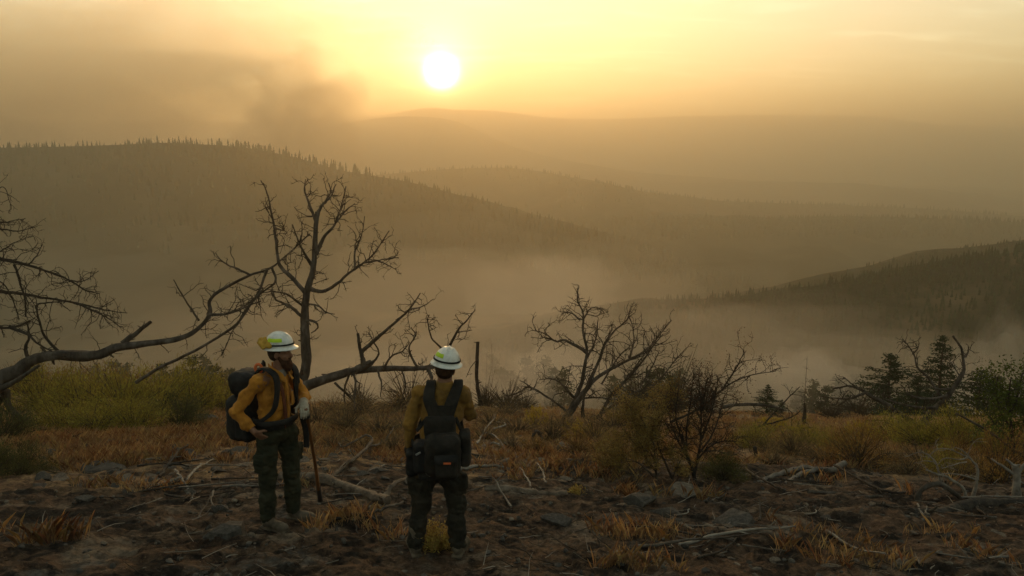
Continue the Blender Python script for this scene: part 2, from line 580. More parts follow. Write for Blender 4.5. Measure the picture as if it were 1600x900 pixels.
R_sky = ridge('hill', 'farthest mountain skyline fading into smoke',
    [(-500, 190), (400, 190), (600, 181), (640, 172), (672, 166), (705, 172), (770, 172), (815, 178), (850, 184), (950, 187), (1050, 182), (1180, 180), (1300, 180), (1385, 183), (1450, 194), (1600, 200), (2100, 190)],
    5600, 1900, 1500, -230, M_far, 0.015, seed=19)

# ------------------------------------------------------------------ haze
def haze_box():
    mb = MB()
    x, y0, y1 = 9500.0, -9500.0, 9500.0
    v = np.array([[sx * x, y, z] for z in (HAZE_BOTTOM, HAZE_TOP) for y in (y0, y1) for sx in (-1, 1)])
    mb.add(v, [[0, 2, 3, 1], [4, 5, 7, 6], [0, 1, 5, 4], [2, 6, 7, 3], [0, 4, 6, 2], [1, 3, 7, 5]])
    o = mb.build('haze', volume_mat('smoky_air', HAZE_DENSITY, HAZE_COLOR, HAZE_G), smooth=False)
    return tag(o, 'smoky golden air over the whole valley', 'haze', kind='stuff')
HAZE_COLOR, HAZE_G = (0.76, 0.67, 0.49), 0.58
haze_box()

# ------------------------------------------------------------------ smoke banks: closed lumpy bodies of thin even smoke
def ico(sub=3):
    import bmesh
    bm = bmesh.new()
    bmesh.ops.create_icosphere(bm, subdivisions=sub, radius=1.0)
    v = np.array([q.co[:] for q in bm.verts]); f = np.array([[q.index for q in t.verts] for t in bm.faces])
    bm.free()
    return v, f
ICO = {k: ico(k) for k in (1, 2, 3, 4, 5)}

def smoke(label, centre, radii, density, seed, lump=0.35, color=(0.92, 0.83, 0.70), g=0.55, freq=1.6):
    v, f = ICO[5]
    n = fbm(v * freq + seed * 7.7, 4, 0.55, seed)
    w = v * (1 + lump * n)[:, None] * np.array(radii)
    mb = MB()
    mb.add(w + np.array(centre), f)
    o = mb.build('smoke', volume_mat('smoke_bank', density, color, g), origin=centre)
    return tag(o, label, 'smoke', kind='stuff')
smoke('pale smoke lying in the valley below the brow', (-240, 430, -108), (350, 290, 70), 1 / 1600.0, 3, 0.65)
smoke('bright smoke rising just past the brow behind the fallen tree', (-5, 150, -40), (95, 60, 22), 1 / 380.0, 5, 0.65, freq=2.4)
smoke('drifting pale smoke in mid valley behind the many-stemmed tree', (-15, 250, -68), (80, 60, 32), 1 / 850.0, 15, 0.65, (0.94, 0.86, 0.72), 0.55, 2.2)
smoke('thin smoke drifting up from the right valley floor', (60, 190, -56), (60, 45, 20), 1 / 300.0, 9, 0.6)
smoke('brown smoke bank hanging over the left ridge', (-1000, 1480, 170), (640, 250, 165), 1 / 620.0, 12, 0.75, (0.86, 0.68, 0.45), 0.42, 2.4)
smoke('warm brown smoke billow above the left ridge', (-760, 1400, 150), (330, 160, 130), 1 / 560.0, 27, 0.8, (0.86, 0.68, 0.45), 0.42, 2.6)
smoke('dark smoke column boiling up left of the sun', (-445, 1700, 85), (120, 95, 115), 1 / 135.0, 21, 0.8, (0.70, 0.54, 0.37), 0.3, 3.0)
def puff(label, px, py, Y, r, dens, seed):
    p = at(px, py, Y)
    smoke(label, tuple(p), r, dens, seed, 0.6, (0.94, 0.88, 0.78), 0.5, 2.2)
puff('small bright smoke puff behind the small pine', 1244, 600, 150, (13, 9, 7), 1 / 26.0, 51)
puff('small bright smoke puff behind the many-stemmed dead tree', 872, 592, 130, (9, 8, 6), 1 / 22.0, 52)
puff('thin smoke wisp rising past the bushy conifers', 1556, 606, 110, (9, 7, 11), 1 / 40.0, 53)
puff('thin smoke wisp rising above the many-stemmed dead tree', 850, 500, 260, (24, 14, 26), 1 / 90.0, 54)
puff('low smoke wisp over the brow between the firefighters', 640, 606, 80, (14, 8, 5), 1 / 34.0, 55)
# ------------------------------------------------------------------ wood materials
M_bark = noise_mat('weathered_grey_wood', [(0.022, 0.017, 0.013), (0.068, 0.054, 0.042), (0.14, 0.12, 0.098)], 5, 0.9, 0.7, 26, (1, 1, 0.35), dist=0.03)
M_dark = noise_mat('charred_bark', [(0.012, 0.010, 0.009), (0.035, 0.028, 0.022), (0.075, 0.060, 0.046)], 7, 0.92, 0.7, 30, dist=0.03)
M_pale = noise_mat('bleached_bare_wood', [(0.10, 0.08, 0.062), (0.21, 0.18, 0.145), (0.32, 0.28, 0.225)], 9, 0.85, 0.5, 40, dist=0.015)
M_twig = noise_mat('dry_twig', [(0.022, 0.017, 0.013), (0.06, 0.048, 0.036)], 6, 0.95, 0.0)
M_paletwig = noise_mat('bleached_twig', [(0.17, 0.14, 0.11), (0.34, 0.29, 0.23)], 6, 0.95, 0.0)
M_brownlog = noise_mat('brown_dry_log', [(0.05, 0.036, 0.026), (0.13, 0.096, 0.068), (0.22, 0.17, 0.125)], 6, 0.9, 0.8, 28, dist=0.03)

def wander(p, d, length, n, wob, rng, droop=0.0):
    """A crooked twig path."""
    pts = [p]
    d = d / (np.linalg.norm(d) + 1e-9)
    for k in range(n):
        d = d + rng.normal(0, wob, 3) + np.array([0, 0, -droop])
        d = d / np.linalg.norm(d)
        pts.append(pts[-1] + d * length / n)
    return np.array(pts)

def twigs_on(mb, path, rad, rng, per_m, length, droop=0.0, t0=0.2, level=2, rmax=0.011, up=0.25, wob=0.28, rmin=0.0035):
    seg = np.linalg.norm(np.diff(path, axis=0), axis=1)
    tot = seg.sum()
    n = int(per_m * tot * (1 - t0) + rng.random())
    cum = np.concatenate([[0], np.cumsum(seg)]) / max(tot, 1e-6)
    for _ in range(n):
        t = t0 + (1 - t0) * rng.random() ** 0.8
        k = min(np.searchsorted(cum, t), len(path) - 1)
        p = np.array([np.interp(t, cum, path[:, a]) for a in range(3)])
        r = float(np.interp(t, cum, rad))
        tan_ = path[k] - path[max(k - 1, 0)]
        tan_ = tan_ / (np.linalg.norm(tan_) + 1e-9)
        d = tan_ * rng.uniform(0.2, 1.0) + rng.normal(0, 0.62, 3) * np.array([1, 0.8, 1]) + np.array([0, 0, up])
        L_ = length * rng.uniform(0.4, 1.0) * (1.15 - 0.5 * t)
        tw = wander(p, d, L_, 6, wob, rng, droop)
        r0 = min(max(r * 0.6, rmin), rmax)
        rr = np.linspace(r0, r0 * 0.5, len(tw))
        tube(mb, tw, rr, 4, cap=False)
        if level > 1:
            twigs_on(mb, tw, rr, rng, 6.0, L_ * 0.6, droop, 0.25, level - 1, rmax * 0.62, up * 0.5, wob, rmin * 0.7)

def limb_path(pts, Y0, rng, wob=0.014):
    """Limb through picture points (x, y, metres nearer or farther)."""
    P = np.array([at(p[0], p[1], Y0 + (p[2] if len(p) > 2 else 0.0)) for p in pts])
    n = max(6, 5 * len(P))
    Q = catmull(P, n)
    w = rng.normal(0, wob, (n, 3)); w[0] = 0
    w = (w + np.roll(w, 1, 0)) * 0.5; w[0] = 0
    return Q + w

def dead_tree(name, label, cat, Y0, limbs, mats, seed, base=None, twig=(3.0, 0.7), droop=0.0, group=None, up=0.25, level=2, depth_wob=0.35):
    """limbs: (points, width0 px, width1 px[, twig density scale]); the first is the trunk."""
    rng = np.random.default_rng(seed)
    first = at(limbs[0][0][0][0], limbs[0][0][0][1], Y0 + (limbs[0][0][0][2] if len(limbs[0][0][0]) > 2 else 0))
    origin = first if base is None else base
    root = empty(name, origin)
    tag(root, label, cat, group)
    wood, twigm = mats
    tw = MB()
    for k, lb in enumerate(limbs):
        pts, w0, w1 = lb[:3]
        dens = lb[3] if len(lb) > 3 else 1.0
        if k and depth_wob:                                    # limbs reach towards and away from the viewer
            dz = rng.uniform(-depth_wob, depth_wob) * 3
            m = len(pts)
            pts = [(p[0], p[1], (p[2] if len(p) > 2 else 0.0) + (dz * j / (m - 1) if len(p) < 3 else 0)) for j, p in enumerate(pts)]
        path = limb_path(pts, Y0, rng, 0.004 * Y0 / 12)
        s = Y0 / F / 2 * 0.94
        tt = np.linspace(0, 1, len(path))
        rad = s * (w1 + (w0 - w1) * (1 - tt) ** (1.7 if w0 > 12 else 1.15)) * (1 + 0.16 * fbm2(np.arange(len(path)) * 0.28, np.zeros(len(path)) + k, 3, 0.5, seed))
        mb = MB()
        tube(mb, path, rad, 14 if w0 > 8 else 7, rough=0.42, seed=seed + k)
        # snapped-off knots
        for q in range(int(2 + w0 / 3)):
            j = rng.integers(1, len(path) - 1)
            d = rng.normal(0, 1, 3)
            kp = wander(path[j], d, rad[j] * rng.uniform(1.5, 3.2), 3, 0.2, rng)
            tube(mb, kp, np.linspace(rad[j] * 0.45, rad[j] * 0.15, len(kp)), 5)
        mb.build('trunk' if k == 0 else 'branch', wood, root, origin)
        if dens > 0:
            twigs_on(tw, path, rad, rng, twig[0] * dens * 2.3, twig[1] * 1.45, droop, 0.25 if k == 0 else 0.12, level, up=up, rmax=0.00062 * Y0, rmin=0.00040 * Y0, wob=0.36)
    if tw.n:
        tag(tw.build('twigs', twigm, root, origin), kind='stuff')
    return root

# ------------------------------------------------------------------ dead trees
b = hit(476, 642)
T2Y = b[1]
dead_tree('dead_tree', 'tall bare dead tree standing behind the bearded firefighter', 'dead tree', T2Y, [
    ([(474, 645), (470, 618), (472, 600), (479, 571), (477, 527), (477, 482), (481, 451), (489, 424), (492, 389), (494, 349), (497, 331)], 23, 7, 0.5),
    ([(494, 349), (483, 318), (476, 298), (477, 280)], 5, 1.5),
    ([(497, 331), (505, 318), (517, 307), (525, 288)], 6, 1.5),
    ([(508, 315), (516, 300), (514, 286)], 3, 1.2),
    ([(494, 398), (505, 373), (523, 351), (532, 327), (541, 291)], 7, 1.5),
    ([(526, 347), (541, 328), (554, 318)], 3, 1.2),
    ([(478, 458), (454, 431), (437, 413), (432, 384), (428, 353), (421, 318), (417, 300), (408, 282)], 8, 1.6),
    ([(428, 355), (443, 360), (441, 347)], 3, 1.2),
    ([(488, 415), (477, 398), (468, 380), (457, 351)], 6, 1.5),
    ([(468, 380), (472, 365), (472, 347)], 3, 1.2),
    ([(483, 451), (505, 455), (528, 442), (545, 427), (568, 411), (585, 395), (608, 360)], 8, 1.4),
    ([(568, 411), (590, 407), (612, 403), (621, 398)], 4, 1.2),
    ([(554, 420), (555, 393), (565, 367), (570, 338)], 4, 1.2),
    ([(590, 407), (606, 414), (619, 421)], 2.6, 1.0),
    ([(472, 495), (452, 478), (432, 469), (423, 453)], 6, 2.0),
    ([(474, 480), (452, 462), (430, 456), (404, 458)], 4, 1.4),
    ([(478, 474), (497, 478), (510, 488), (523, 491)], 4, 1.4),
    ([(481, 500), (494, 504), (496, 513), (486, 520)], 4, 2.2, 0.3),
    ], (M_bark, M_twig), 101, twig=(2.6, 0.75), up=0.12)

T1Y = hit(20, 668)[1]
dead_tree('dead_tree', 'low twisted dead tree with one long limb reaching from the edge over the brush', 'dead tree', T1Y, [
    ([(-70, 655, -0.3), (-30, 618, -0.2), (0, 592, 0), (30, 579, 0.2), (46, 566, 0.3), (70, 558, 0.3), (100, 555, 0.2), (140, 556, 0), (160, 553, 0), (180, 544, 0), (222, 538, 0), (267, 532, 0.1), (302, 519, 0.2),
      (327, 492, 0.3), (328, 468, 0.4), (351, 450, 0.5), (391, 430, 0.6), (417, 422, 0.7), (443, 404, 0.8), (470, 378, 0.9), (484, 366, 1)], 29, 2.5, 0.8),
    ([(-40, 640, -0.2), (0, 608, -0.2), (20, 598, -0.1), (44, 582, 0), (62, 570, 0.1)], 17, 5, 0.2),
    ([(191, 537), (212, 521), (236, 503)], 9, 5.5, 0.2),
    ([(327, 492), (356, 490), (382, 481), (408, 470)], 5, 2),
    ([(311, 501), (289, 468), (271, 437)], 4, 1.5, 0.4),
    ([(417, 422), (402, 460), (380, 490), (362, 520), (347, 556)], 4.5, 1.4, 1.5),
    ([(391, 430), (372, 420), (352, 412), (340, 400)], 4, 1.4, 1.4),
    ([(425, 418), (430, 440), (412, 455), (395, 468), (378, 480), (350, 490)], 4, 1.2, 1.4),
    ([(10, 610), (14, 635), (36, 655), (64, 664)], 12, 5, 0.2),
    ([(0, 612), (-8, 640), (-4, 672)], 20, 12, 0.2),
    ], (M_bark, M_twig), 102, twig=(3.2, 0.55), up=0.0, depth_wob=0.2)
dead_tree('dead_tree', 'bare dead tree at the edge with drooping dark boughs above the brush', 'dead tree', T1Y + 1.2, [
    ([(-95, 700), (-90, 600), (-70, 520), (-80, 450), (-60, 395), (-70, 330), (-50, 270)], 26, 5, 0.5),
    ([(-68, 392), (0, 405), (31, 411), (62, 420), (93, 431), (115, 442), (134, 454), (156, 459)], 6, 1.5, 1.6),
    ([(109, 439), (131, 439), (154, 423)], 2.5, 1.0),
    ([(45, 413), (59, 397), (66, 381)], 2.5, 1.0),
    ([(-75, 448), (0, 455), (31, 459), (62, 464), (100, 470), (131, 476), (162, 484), (199, 489)], 7, 1.6, 1.6),
    ([(120, 474), (148, 486), (170, 498), (188, 511)], 4, 1.2, 1.4),
    ([(-70, 350), (0, 348), (19, 345), (40, 342)], 3, 1.0, 1.4),
    ([(-70, 355), (0, 358), (28, 361), (59, 354)], 3.4, 1.0, 1.4),
    ([(-70, 300), (-20, 308), (5, 292), (16, 318)], 3, 1.0, 1.0),
    ([(-72, 500), (0, 512), (25, 510), (47, 501)], 8, 3.5, 0.8),
    ([(15, 511), (44, 523), (56, 535), (81, 549)], 6, 2.5, 0.6),
    ([(44, 560), (40, 545), (45, 526), (44, 506)], 6, 3.0, 0.5),
    ([(22, 413), (28, 429), (33, 448), (39, 467), (40, 495)], 4.5, 2.0, 0.8),
    ([(92, 550), (72, 529), (64, 510), (58, 479), (72, 473), (98, 471)], 5, 2.0, 0.8),
    ([(-70, 420), (0, 440), (20, 470), (30, 500)], 3, 1.2, 1.2),
    ([(-70, 380), (-10, 395), (20, 380), (40, 372)], 3, 1.0, 1.4),
    ], (M_dark, M_twig), 103, twig=(3.2, 0.6), droop=0.05, up=0.0)

T3Y = hit(545, 655)[1]
dead_tree('fallen_tree', 'toppled dead tree lying between the two firefighters with branches pointing up', 'fallen tree', T3Y, [
    ([(440, 622, -0.4), (470, 607, -0.2), (519, 589, 0), (554, 578, 0.1), (580, 566, 0.2)], 20, 12, 0.3),
    ([(548, 581, 0.2), (599, 576, 0.4), (639, 576, 0.4), (672, 574, 0.5), (700, 566, 0.6)], 11, 7, 1.0),
    ([(569, 572), (566, 558), (562, 540), (559, 521)], 9, 5, 0.3),
    ([(563, 552), (590, 527), (617, 504), (639, 484), (657, 458)], 8, 1.8, 1.0),
    ([(640, 484), (661, 478), (677, 467)], 3, 1.2),
    ([(581, 569), (592, 552), (584, 535), (575, 520)], 4, 1.4),
    ([(600, 575), (612, 556), (630, 548), (640, 535)], 4, 1.4),
    ([(652, 574), (641, 553), (640, 540), (649, 524), (642, 512)], 4.5, 1.6),
    ([(694, 560), (714, 518), (726, 504), (743, 484)], 6, 1.6),
    ([(695, 548), (676, 530), (668, 504), (671, 492)], 4, 1.4),
    ([(712, 520), (722, 518), (738, 516)], 2.6, 1.0),
    ([(552, 582), (556, 600), (553, 628), (556, 645)], 4, 2, 0.5),
    ([(590, 579), (596, 600), (594, 620)], 3.6, 1.6, 0.5),
    ([(628, 580), (634, 600), (630, 616)], 3.6, 1.6, 0.5),
    ([(668, 576), (674, 590), (672, 602)], 7, 4, 0.2),
    ([(523, 598), (550, 624), (575, 655)], 5, 3, 0.3),
    ([(545, 586), (538, 610), (540, 640)], 4, 2, 0.3),
    ], (M_bark, M_twig), 104, twig=(2.6, 0.6), up=0.05)
SNY = hit(750, 632)[1]
dead_tree('snag', 'thin limbless burnt snag standing upright right of the helmeted back view', 'snag', SNY, [
    ([(751, 632), (750, 620), (746, 603), (745, 571), (747, 535)], 8, 5.5, 0.5),
    ([(746, 560), (735, 575), (728, 590)], 1.6, 1.0, 0.5)], (M_dark, M_twig), 105, twig=(1.5, 0.35))

T5Y = hit(886, 655)[1]
dead_tree('dead_tree', 'many-stemmed dead tree fanning out over yellow flowering brush', 'dead tree', T5Y, [
    ([(872, 668), (886, 650), (905, 624), (925, 597), (952, 578), (983, 562), (1014, 543), (1034, 519), (1049, 500)], 13, 2, 0.8),
    ([(890, 645), (900, 620), (909, 597), (915, 566), (917, 547), (911, 515), (911, 488), (902, 469), (903, 446)], 9, 1.4),
    ([(917, 552), (902, 541), (882, 532), (867, 533), (851, 521), (832, 516)], 6, 1.4),
    ([(918, 600), (937, 562), (944, 539), (960, 517), (979, 500), (984, 486)], 6, 1.5),
    ([(930, 655), (937, 648), (956, 617), (979, 593), (1003, 566), (1022, 539), (1036, 522)], 8, 1.6),
    ([(938, 650), (944, 644), (983, 617), (1022, 601), (1053, 566), (1073, 543)], 6, 1.4),
    ([(905, 622), (944, 622), (983, 628)], 4, 2, 0.5),
    ([(898, 622), (886, 609), (867, 593), (843, 593)], 5, 1.4),
    ([(911, 655), (911, 640), (913, 617), (921, 590)], 7, 3, 0.6),
    ([(917, 560), (926, 542), (933, 522), (934, 500)], 4, 1.4),
    ([(911, 500), (921, 484), (930, 480), (944, 484)], 3, 1.0),
    ([(906, 500), (890, 488), (876, 492)], 3, 1.0),
    ([(983, 562), (990, 535), (988, 510), (982, 490)], 3.4, 1.2),
    ([(1000, 605), (1020, 570), (1030, 548)], 3.4, 1.2),
    ([(960, 620), (985, 585), (1002, 560), (1010, 548)], 4, 1.2),
    ([(940, 600), (965, 560), (985, 540)], 3.6, 1.2),
    ([(925, 650), (935, 672), (946, 688)], 6, 3, 0.2),
    ], (M_bark, M_twig), 106, twig=(3.2, 0.85), up=0.3, depth_wob=0.5)
T7Y = hit(1427, 676)[1]
dead_tree('dead_tree', 'half-fallen dead tree with a thick upswept limb before the conifer', 'dead tree', T7Y, [
    ([(1410, 674), (1427, 668), (1442, 660), (1457, 642), (1480, 620), (1498, 593), (1506, 578), (1504, 556), (1502, 544), (1489, 525)], 18, 3.5, 0.6),
    ([(1505, 558), (1512, 552), (1513, 541)], 4, 1.6),
    ([(1430, 666), (1423, 657), (1400, 642), (1381, 629), (1362, 620), (1343, 608), (1325, 603), (1302, 608)], 11, 2.5),
    ([(1352, 614), (1330, 622), (1313, 623), (1285, 620)], 5, 1.6),
    ([(1461, 637), (1440, 637), (1427, 635), (1400, 629), (1380, 622)], 6, 2),
    ([(1481, 618), (1457, 623), (1430, 621), (1415, 612)], 6, 2),
    ([(1472, 624), (1453, 593), (1434, 574), (1427, 552), (1410, 529)], 5.5, 1.8),
    ([(1489, 608), (1464, 608), (1448, 602)], 4.5, 1.6),
    ([(1427, 552), (1434, 545), (1436, 535)], 2.5, 1.0),
    ([(1400, 642), (1385, 660), (1372, 672), (1362, 660)], 4, 1.6),
    ([(1500, 588), (1488, 570), (1480, 560)], 2.6, 1.0),
    ([(1340, 608), (1325, 595), (1318, 590)], 3, 1.0),
    ([(1445, 655), (1452, 668), (1440, 676)], 10, 5, 0.2),
    ], (M_bark, M_twig), 107, twig=(3.4, 0.55), up=0.2)

def fallen_branch(name, label, pts, w0, w1, mats, seed, twig=(1.5, 0.35), forks=(), group=None, cat='fallen branch', lift=0.0, depth=None):
    """A branch or log lying on the slope: every picture point is dropped on the ground there, then lifted by its third value."""
    rng = np.random.default_rng(seed)
    def path_of(q):
        P = []
        for p in q:
            h3 = hit(p[0], p[1])
            P.append(h3 + np.array([0, 0, p[2] if len(p) > 2 else 0.0]))
        P = np.array(P)
        n = max(6, 5 * len(P))
        Q = catmull(P, n)
        w = rng.normal(0, 0.006, (n, 3)); w[0] = 0
        return Q + w
    path = path_of(pts)
    Ym = path[:, 1].mean()
    s = Ym / F / 2 * 1.08
    path[:, 2] += w0 * s * 0.55 + lift
    root = empty(name, path[0])
    tag(root, label, cat, group)
    wood, twm = mats
    tw = MB()
    for k, (q, a, b_) in enumerate([(pts, w0, w1)] + list(forks)):
        pa = path if k == 0 else path_of(q) + np.array([0, 0, a * s * 0.55 + lift])
        rad = np.linspace(a * s, b_ * s, len(pa)) * (1 + 0.16 * fbm2(np.arange(len(pa)) * 0.28, np.zeros(len(pa)) + k, 3, 0.5, seed))
        mb = MB()
        tube(mb, pa, rad, 16 if a > 8 else 8, rough=0.45, seed=seed + k)
        for _ in range(int(3 + a / 5)):
            j = rng.integers(1, len(pa) - 1)
            kp = wander(pa[j], rng.normal(0, 1, 3) + np.array([0, 0, 0.4]), rad[j] * rng.uniform(1.6, 3.5), 3, 0.2, rng)
            tube(mb, kp, np.linspace(rad[j] * 0.4, rad[j] * 0.15, len(kp)), 5)
        mb.build('stem' if k == 0 else 'fork', wood, root, path[0])
        twigs_on(tw, pa, rad, rng, twig[0], twig[1], 0.0, 0.2, 2, up=0.3, rmax=0.008)
    if tw.n:
        tag(tw.build('twigs', twm, root, path[0]), kind='stuff')
    return root

M_root = noise_mat('grey_weathered_root', [(0.07, 0.058, 0.046), (0.15, 0.128, 0.105), (0.23, 0.20, 0.165)], 6, 0.9, 0.7, 30, dist=0.02)
ROOT = (M_root, M_twig)
GREY, PALE, DARK, BROWN = (M_bark, M_twig), (M_pale, M_paletwig), (M_dark, M_twig), (M_brownlog, M_twig)
# long pole leaning into the twisted tree's limb
dead_tree('fallen_branch', 'long straight pole leaning up into the twisted limb over the brush', 'fallen branch', T1Y - 0.4, [
    ([(212, 598), (250, 574), (300, 550), (365, 510), (395, 470), (412, 452)], 6, 3, 0.6)], GREY, 130, twig=(1.8, 0.5))
dead_tree('fallen_branch', 'grey arched branch on the brow pointing left of the many-stemmed tree', 'fallen branch', T5Y - 0.6, [
    ([(884, 642), (877, 636), (853, 619), (827, 605), (811, 613), (793, 619), (784, 611)], 5, 1.6, 1.0),
    ([(840, 612), (822, 600), (812, 594)], 2.6, 1.2)], GREY, 131, twig=(2.4, 0.4))
fallen_branch('fallen_log', 'thick cracked log on the ground behind the wooden tool handle',
    [(440, 752), (470, 756), (511, 763), (547, 771), (582, 782), (606, 793)], 20, 13, BROWN, 132, forks=[([(596, 790, 0.02), (616, 780, 0.10), (636, 770, 0.18)], 9, 4), ([(470, 752), (455, 742, 0.05), (449, 735, 0.16)], 7, 3)], cat='log')
fallen_branch('fallen_branch', 'grey curled branch between the log and the right firefighter',
    [(518, 752), (540, 738, 0.05), (561, 725, 0.10), (579, 712, 0.16), (582, 704, 0.22), (570, 701, 0.24), (552, 706, 0.16), (536, 708, 0.08), (529, 704, 0.10)], 6, 2.2, GREY, 133,
    forks=[([(578, 713, 0.14), (600, 700, 0.12), (616, 686, 0.22), (604, 678, 0.16), (591, 674, 0.10)], 4, 1.6)])
fallen_branch('fallen_branch', 'slender grey stick running to the left boot of the right firefighter',
    [(480, 836), (500, 828), (540, 824, 0.02), (580, 819, 0.03), (610, 811, 0.05), (634, 800, 0.10)], 6.5, 4, GREY, 134, forks=[([(552, 823, 0.02), (558, 832), (560, 842)], 2.4, 1.4), ([(482, 834), (466, 836), (455, 842)], 3, 1.6)], twig=(0.6, 0.2))
fallen_branch('fallen_branch', 'bleached forked stick lying left of the bearded firefighter',
    [(274, 745, 0.06), (282, 755, 0.05), (290, 763, 0.03), (297, 775, 0.01), (301, 786)], 4, 2.6, PALE, 135, forks=[([(283, 758, 0.04), (268, 758, 0.02), (247, 762), (222, 766)], 5, 2.5)], twig=(0.8, 0.25))
fallen_branch('fallen_branch', 'pale crooked stick crossing the charred soil beside a dark boulder',
    [(292, 757), (303, 748, 0.04), (313, 742, 0.05), (322, 733, 0.05), (331, 727, 0.05), (353, 718, 0.05)], 4, 1.8, PALE, 136, twig=(1.2, 0.25))
fallen_branch('fallen_branch', 'short dark stick propped over bleached sticks',
    [(248, 753), (262, 742, 0.08), (280, 732, 0.16), (296, 722, 0.24)], 5, 3, DARK, 137, forks=[([(262, 741, 0.08), (280, 740, 0.06), (296, 738, 0.05)], 4, 2)], twig=(0.6, 0.2))
fallen_branch('fallen_log', 'short flat brown log right of the backpacked firefighter',
    [(758, 778), (790, 779), (830, 781), (862, 783), (886, 783)], 12, 8, BROWN, 138, twig=(0.5, 0.2), cat='log')
fallen_branch('fallen_branch', 'pale straight branch behind the legs of the right firefighter',
    [(720, 741), (750, 741, 0.03), (780, 742, 0.02), (806, 744)], 6, 3, PALE, 139, twig=(0.8, 0.25))
fallen_branch('fallen_branch', 'small pale forked twig standing out of the soil by the flat log',
    [(852, 770), (850, 758, 0.05), (842, 747, 0.10), (838, 742, 0.12)], 3, 1.6, PALE, 140, forks=[([(834, 778), (820, 764, 0.05), (812, 752, 0.10)], 3, 1.6)], twig=(0.5, 0.2))
fallen_branch('fallen_branch', 'tangle of bleached branches behind the black waist pack',
    [(748, 690), (770, 680, 0.10), (790, 676, 0.22), (776, 672, 0.25)], 4, 1.6, PALE, 141, forks=[([(752, 700), (775, 700, 0.10), (800, 708, 0.02)], 4, 1.6), ([(752, 684, 0.05), (772, 692, 0.12), (796, 706)], 3, 1.4), ([(745, 700, 0.05), (762, 680, 0.18), (774, 668, 0.3)], 3, 1.4)], twig=(3, 0.35))
fallen_branch('fallen_log', 'bleached forked trunk lying below the rusty brush',
    [(1182, 762), (1222, 754, 0.03), (1256, 745, 0.05), (1280, 748, 0.03), (1300, 746, 0.02), (1320, 736, 0.06)], 6, 10, ROOT, 142, forks=[([(1276, 748, 0.03), (1252, 752), (1226, 764)], 8, 4)], twig=(0.4, 0.25), cat='log')
fallen_branch('fallen_branch', 'grey stick slanting across the soil beside the bleached trunk',
    [(1162, 752, 0.10), (1189, 765, 0.05), (1222, 777)], 5, 2.5, GREY, 143, twig=(0.5, 0.2))
fallen_branch('fallen_branch', 'dark stick slanting down from the bleached trunk to the arched branch',
    [(1302, 748, 0.12), (1353, 768, 0.06), (1397, 777, 0.02), (1432, 775)], 5, 2.5, DARK, 144, twig=(0.5, 0.2))
fallen_branch('fallen_log', 'thin straight grey log flat on the soil under the slanting dark stick',
    [(1262, 780), (1300, 779), (1335, 780), (1372, 781)], 6.5, 5.5, GREY, 145, twig=(0.2, 0.2), cat='log')
fallen_branch('fallen_log', 'bark-stripped log lying across the bare foreground soil',
    [(1102, 829), (1144, 839), (1189, 849), (1220, 854), (1246, 858)], 7, 10, BROWN, 146, twig=(0.2, 0.2), cat='log')
fallen_branch('fallen_branch', 'curved pale-tipped root end left of the bark-stripped log',
    [(1046, 829, 0.03), (1056, 827, 0.05), (1072, 833, 0.02), (1088, 839)], 6, 4, BROWN, 147, twig=(0.2, 0.2))
fallen_branch('fallen_log', 'long blackened log half sunk in the soil at the lower right',
    [(1424, 812), (1470, 806), (1520, 800), (1570, 794), (1640, 786)], 16, 28, DARK, 148, twig=(0.2, 0.2), lift=-0.06, cat='log')
fallen_branch('fallen_branch', 'charred stick with a pale tip left of the blackened log',
    [(1368, 797), (1392, 799), (1420, 803), (1446, 806)], 5, 6, DARK, 149, twig=(0.2, 0.2))
fallen_branch('fallen_branch', 'tiny bleached antler-shaped twig on the dark soil',
    [(1432, 803, 0.10), (1436, 812, 0.04), (1444, 816)], 3.2, 2.4, PALE, 150, forks=[([(1444, 815), (1447, 808, 0.06)], 2.6, 1.6)], twig=(0.1, 0.1))
# bleached branches at the right
p1 = hit(1432, 786)[1]
dead_tree('fallen_branch', 'arched grey root-like branch touching the soil at both ends', 'fallen branch', p1, [
    ([(1432, 786), (1436, 770), (1451, 758), (1468, 756), (1483, 764), (1501, 779)], 9, 8, 0.2)], GREY, 151, twig=(0.6, 0.2), depth_wob=0)
dead_tree('fallen_branch', 'bleached curving branch with many fine twigs arching to the left', 'fallen branch', p1 + 0.4, [
    ([(1520, 776), (1526, 753), (1527, 731), (1517, 717), (1502, 701)], 7, 2.6, 0.4),
    ([(1517, 717), (1500, 709), (1480, 701), (1461, 704), (1449, 717)], 3, 1.0, 0.8),
    ([(1525, 750), (1505, 743), (1483, 740), (1466, 741)], 3, 1.0, 0.8),
    ([(1514, 714), (1500, 718), (1476, 716), (1464, 728)], 2.6, 1.0, 0.8),
    ([(1510, 722), (1490, 726), (1472, 732)], 2.4, 1.0, 0.8)], PALE, 152, twig=(3.0, 0.3), depth_wob=0.12)
dead_tree('fallen_branch', 'bleached hooked branch bending over to the left above the arched one', 'fallen branch', p1 + 0.3, [
    ([(1470, 760), (1468, 746), (1465, 729), (1456, 715), (1439, 707), (1414, 714)], 4.5, 1.2, 0.8),
    ([(1462, 722), (1446, 720), (1428, 724)], 2.4, 1.0, 0.8)], PALE, 153, twig=(2.4, 0.25), depth_wob=0.12)
dead_tree('fallen_branch', 'smooth pale branch bowed down behind the arched grey branch', 'fallen branch', p1 + 0.15, [
    ([(1510, 782), (1505, 763), (1488, 751), (1478, 744), (1462, 740), (1446, 734)], 6.5, 2.4, 0.3)], PALE, 154, twig=(1.2, 0.25), depth_wob=0.1)
p2 = hit(1589, 776)[1]
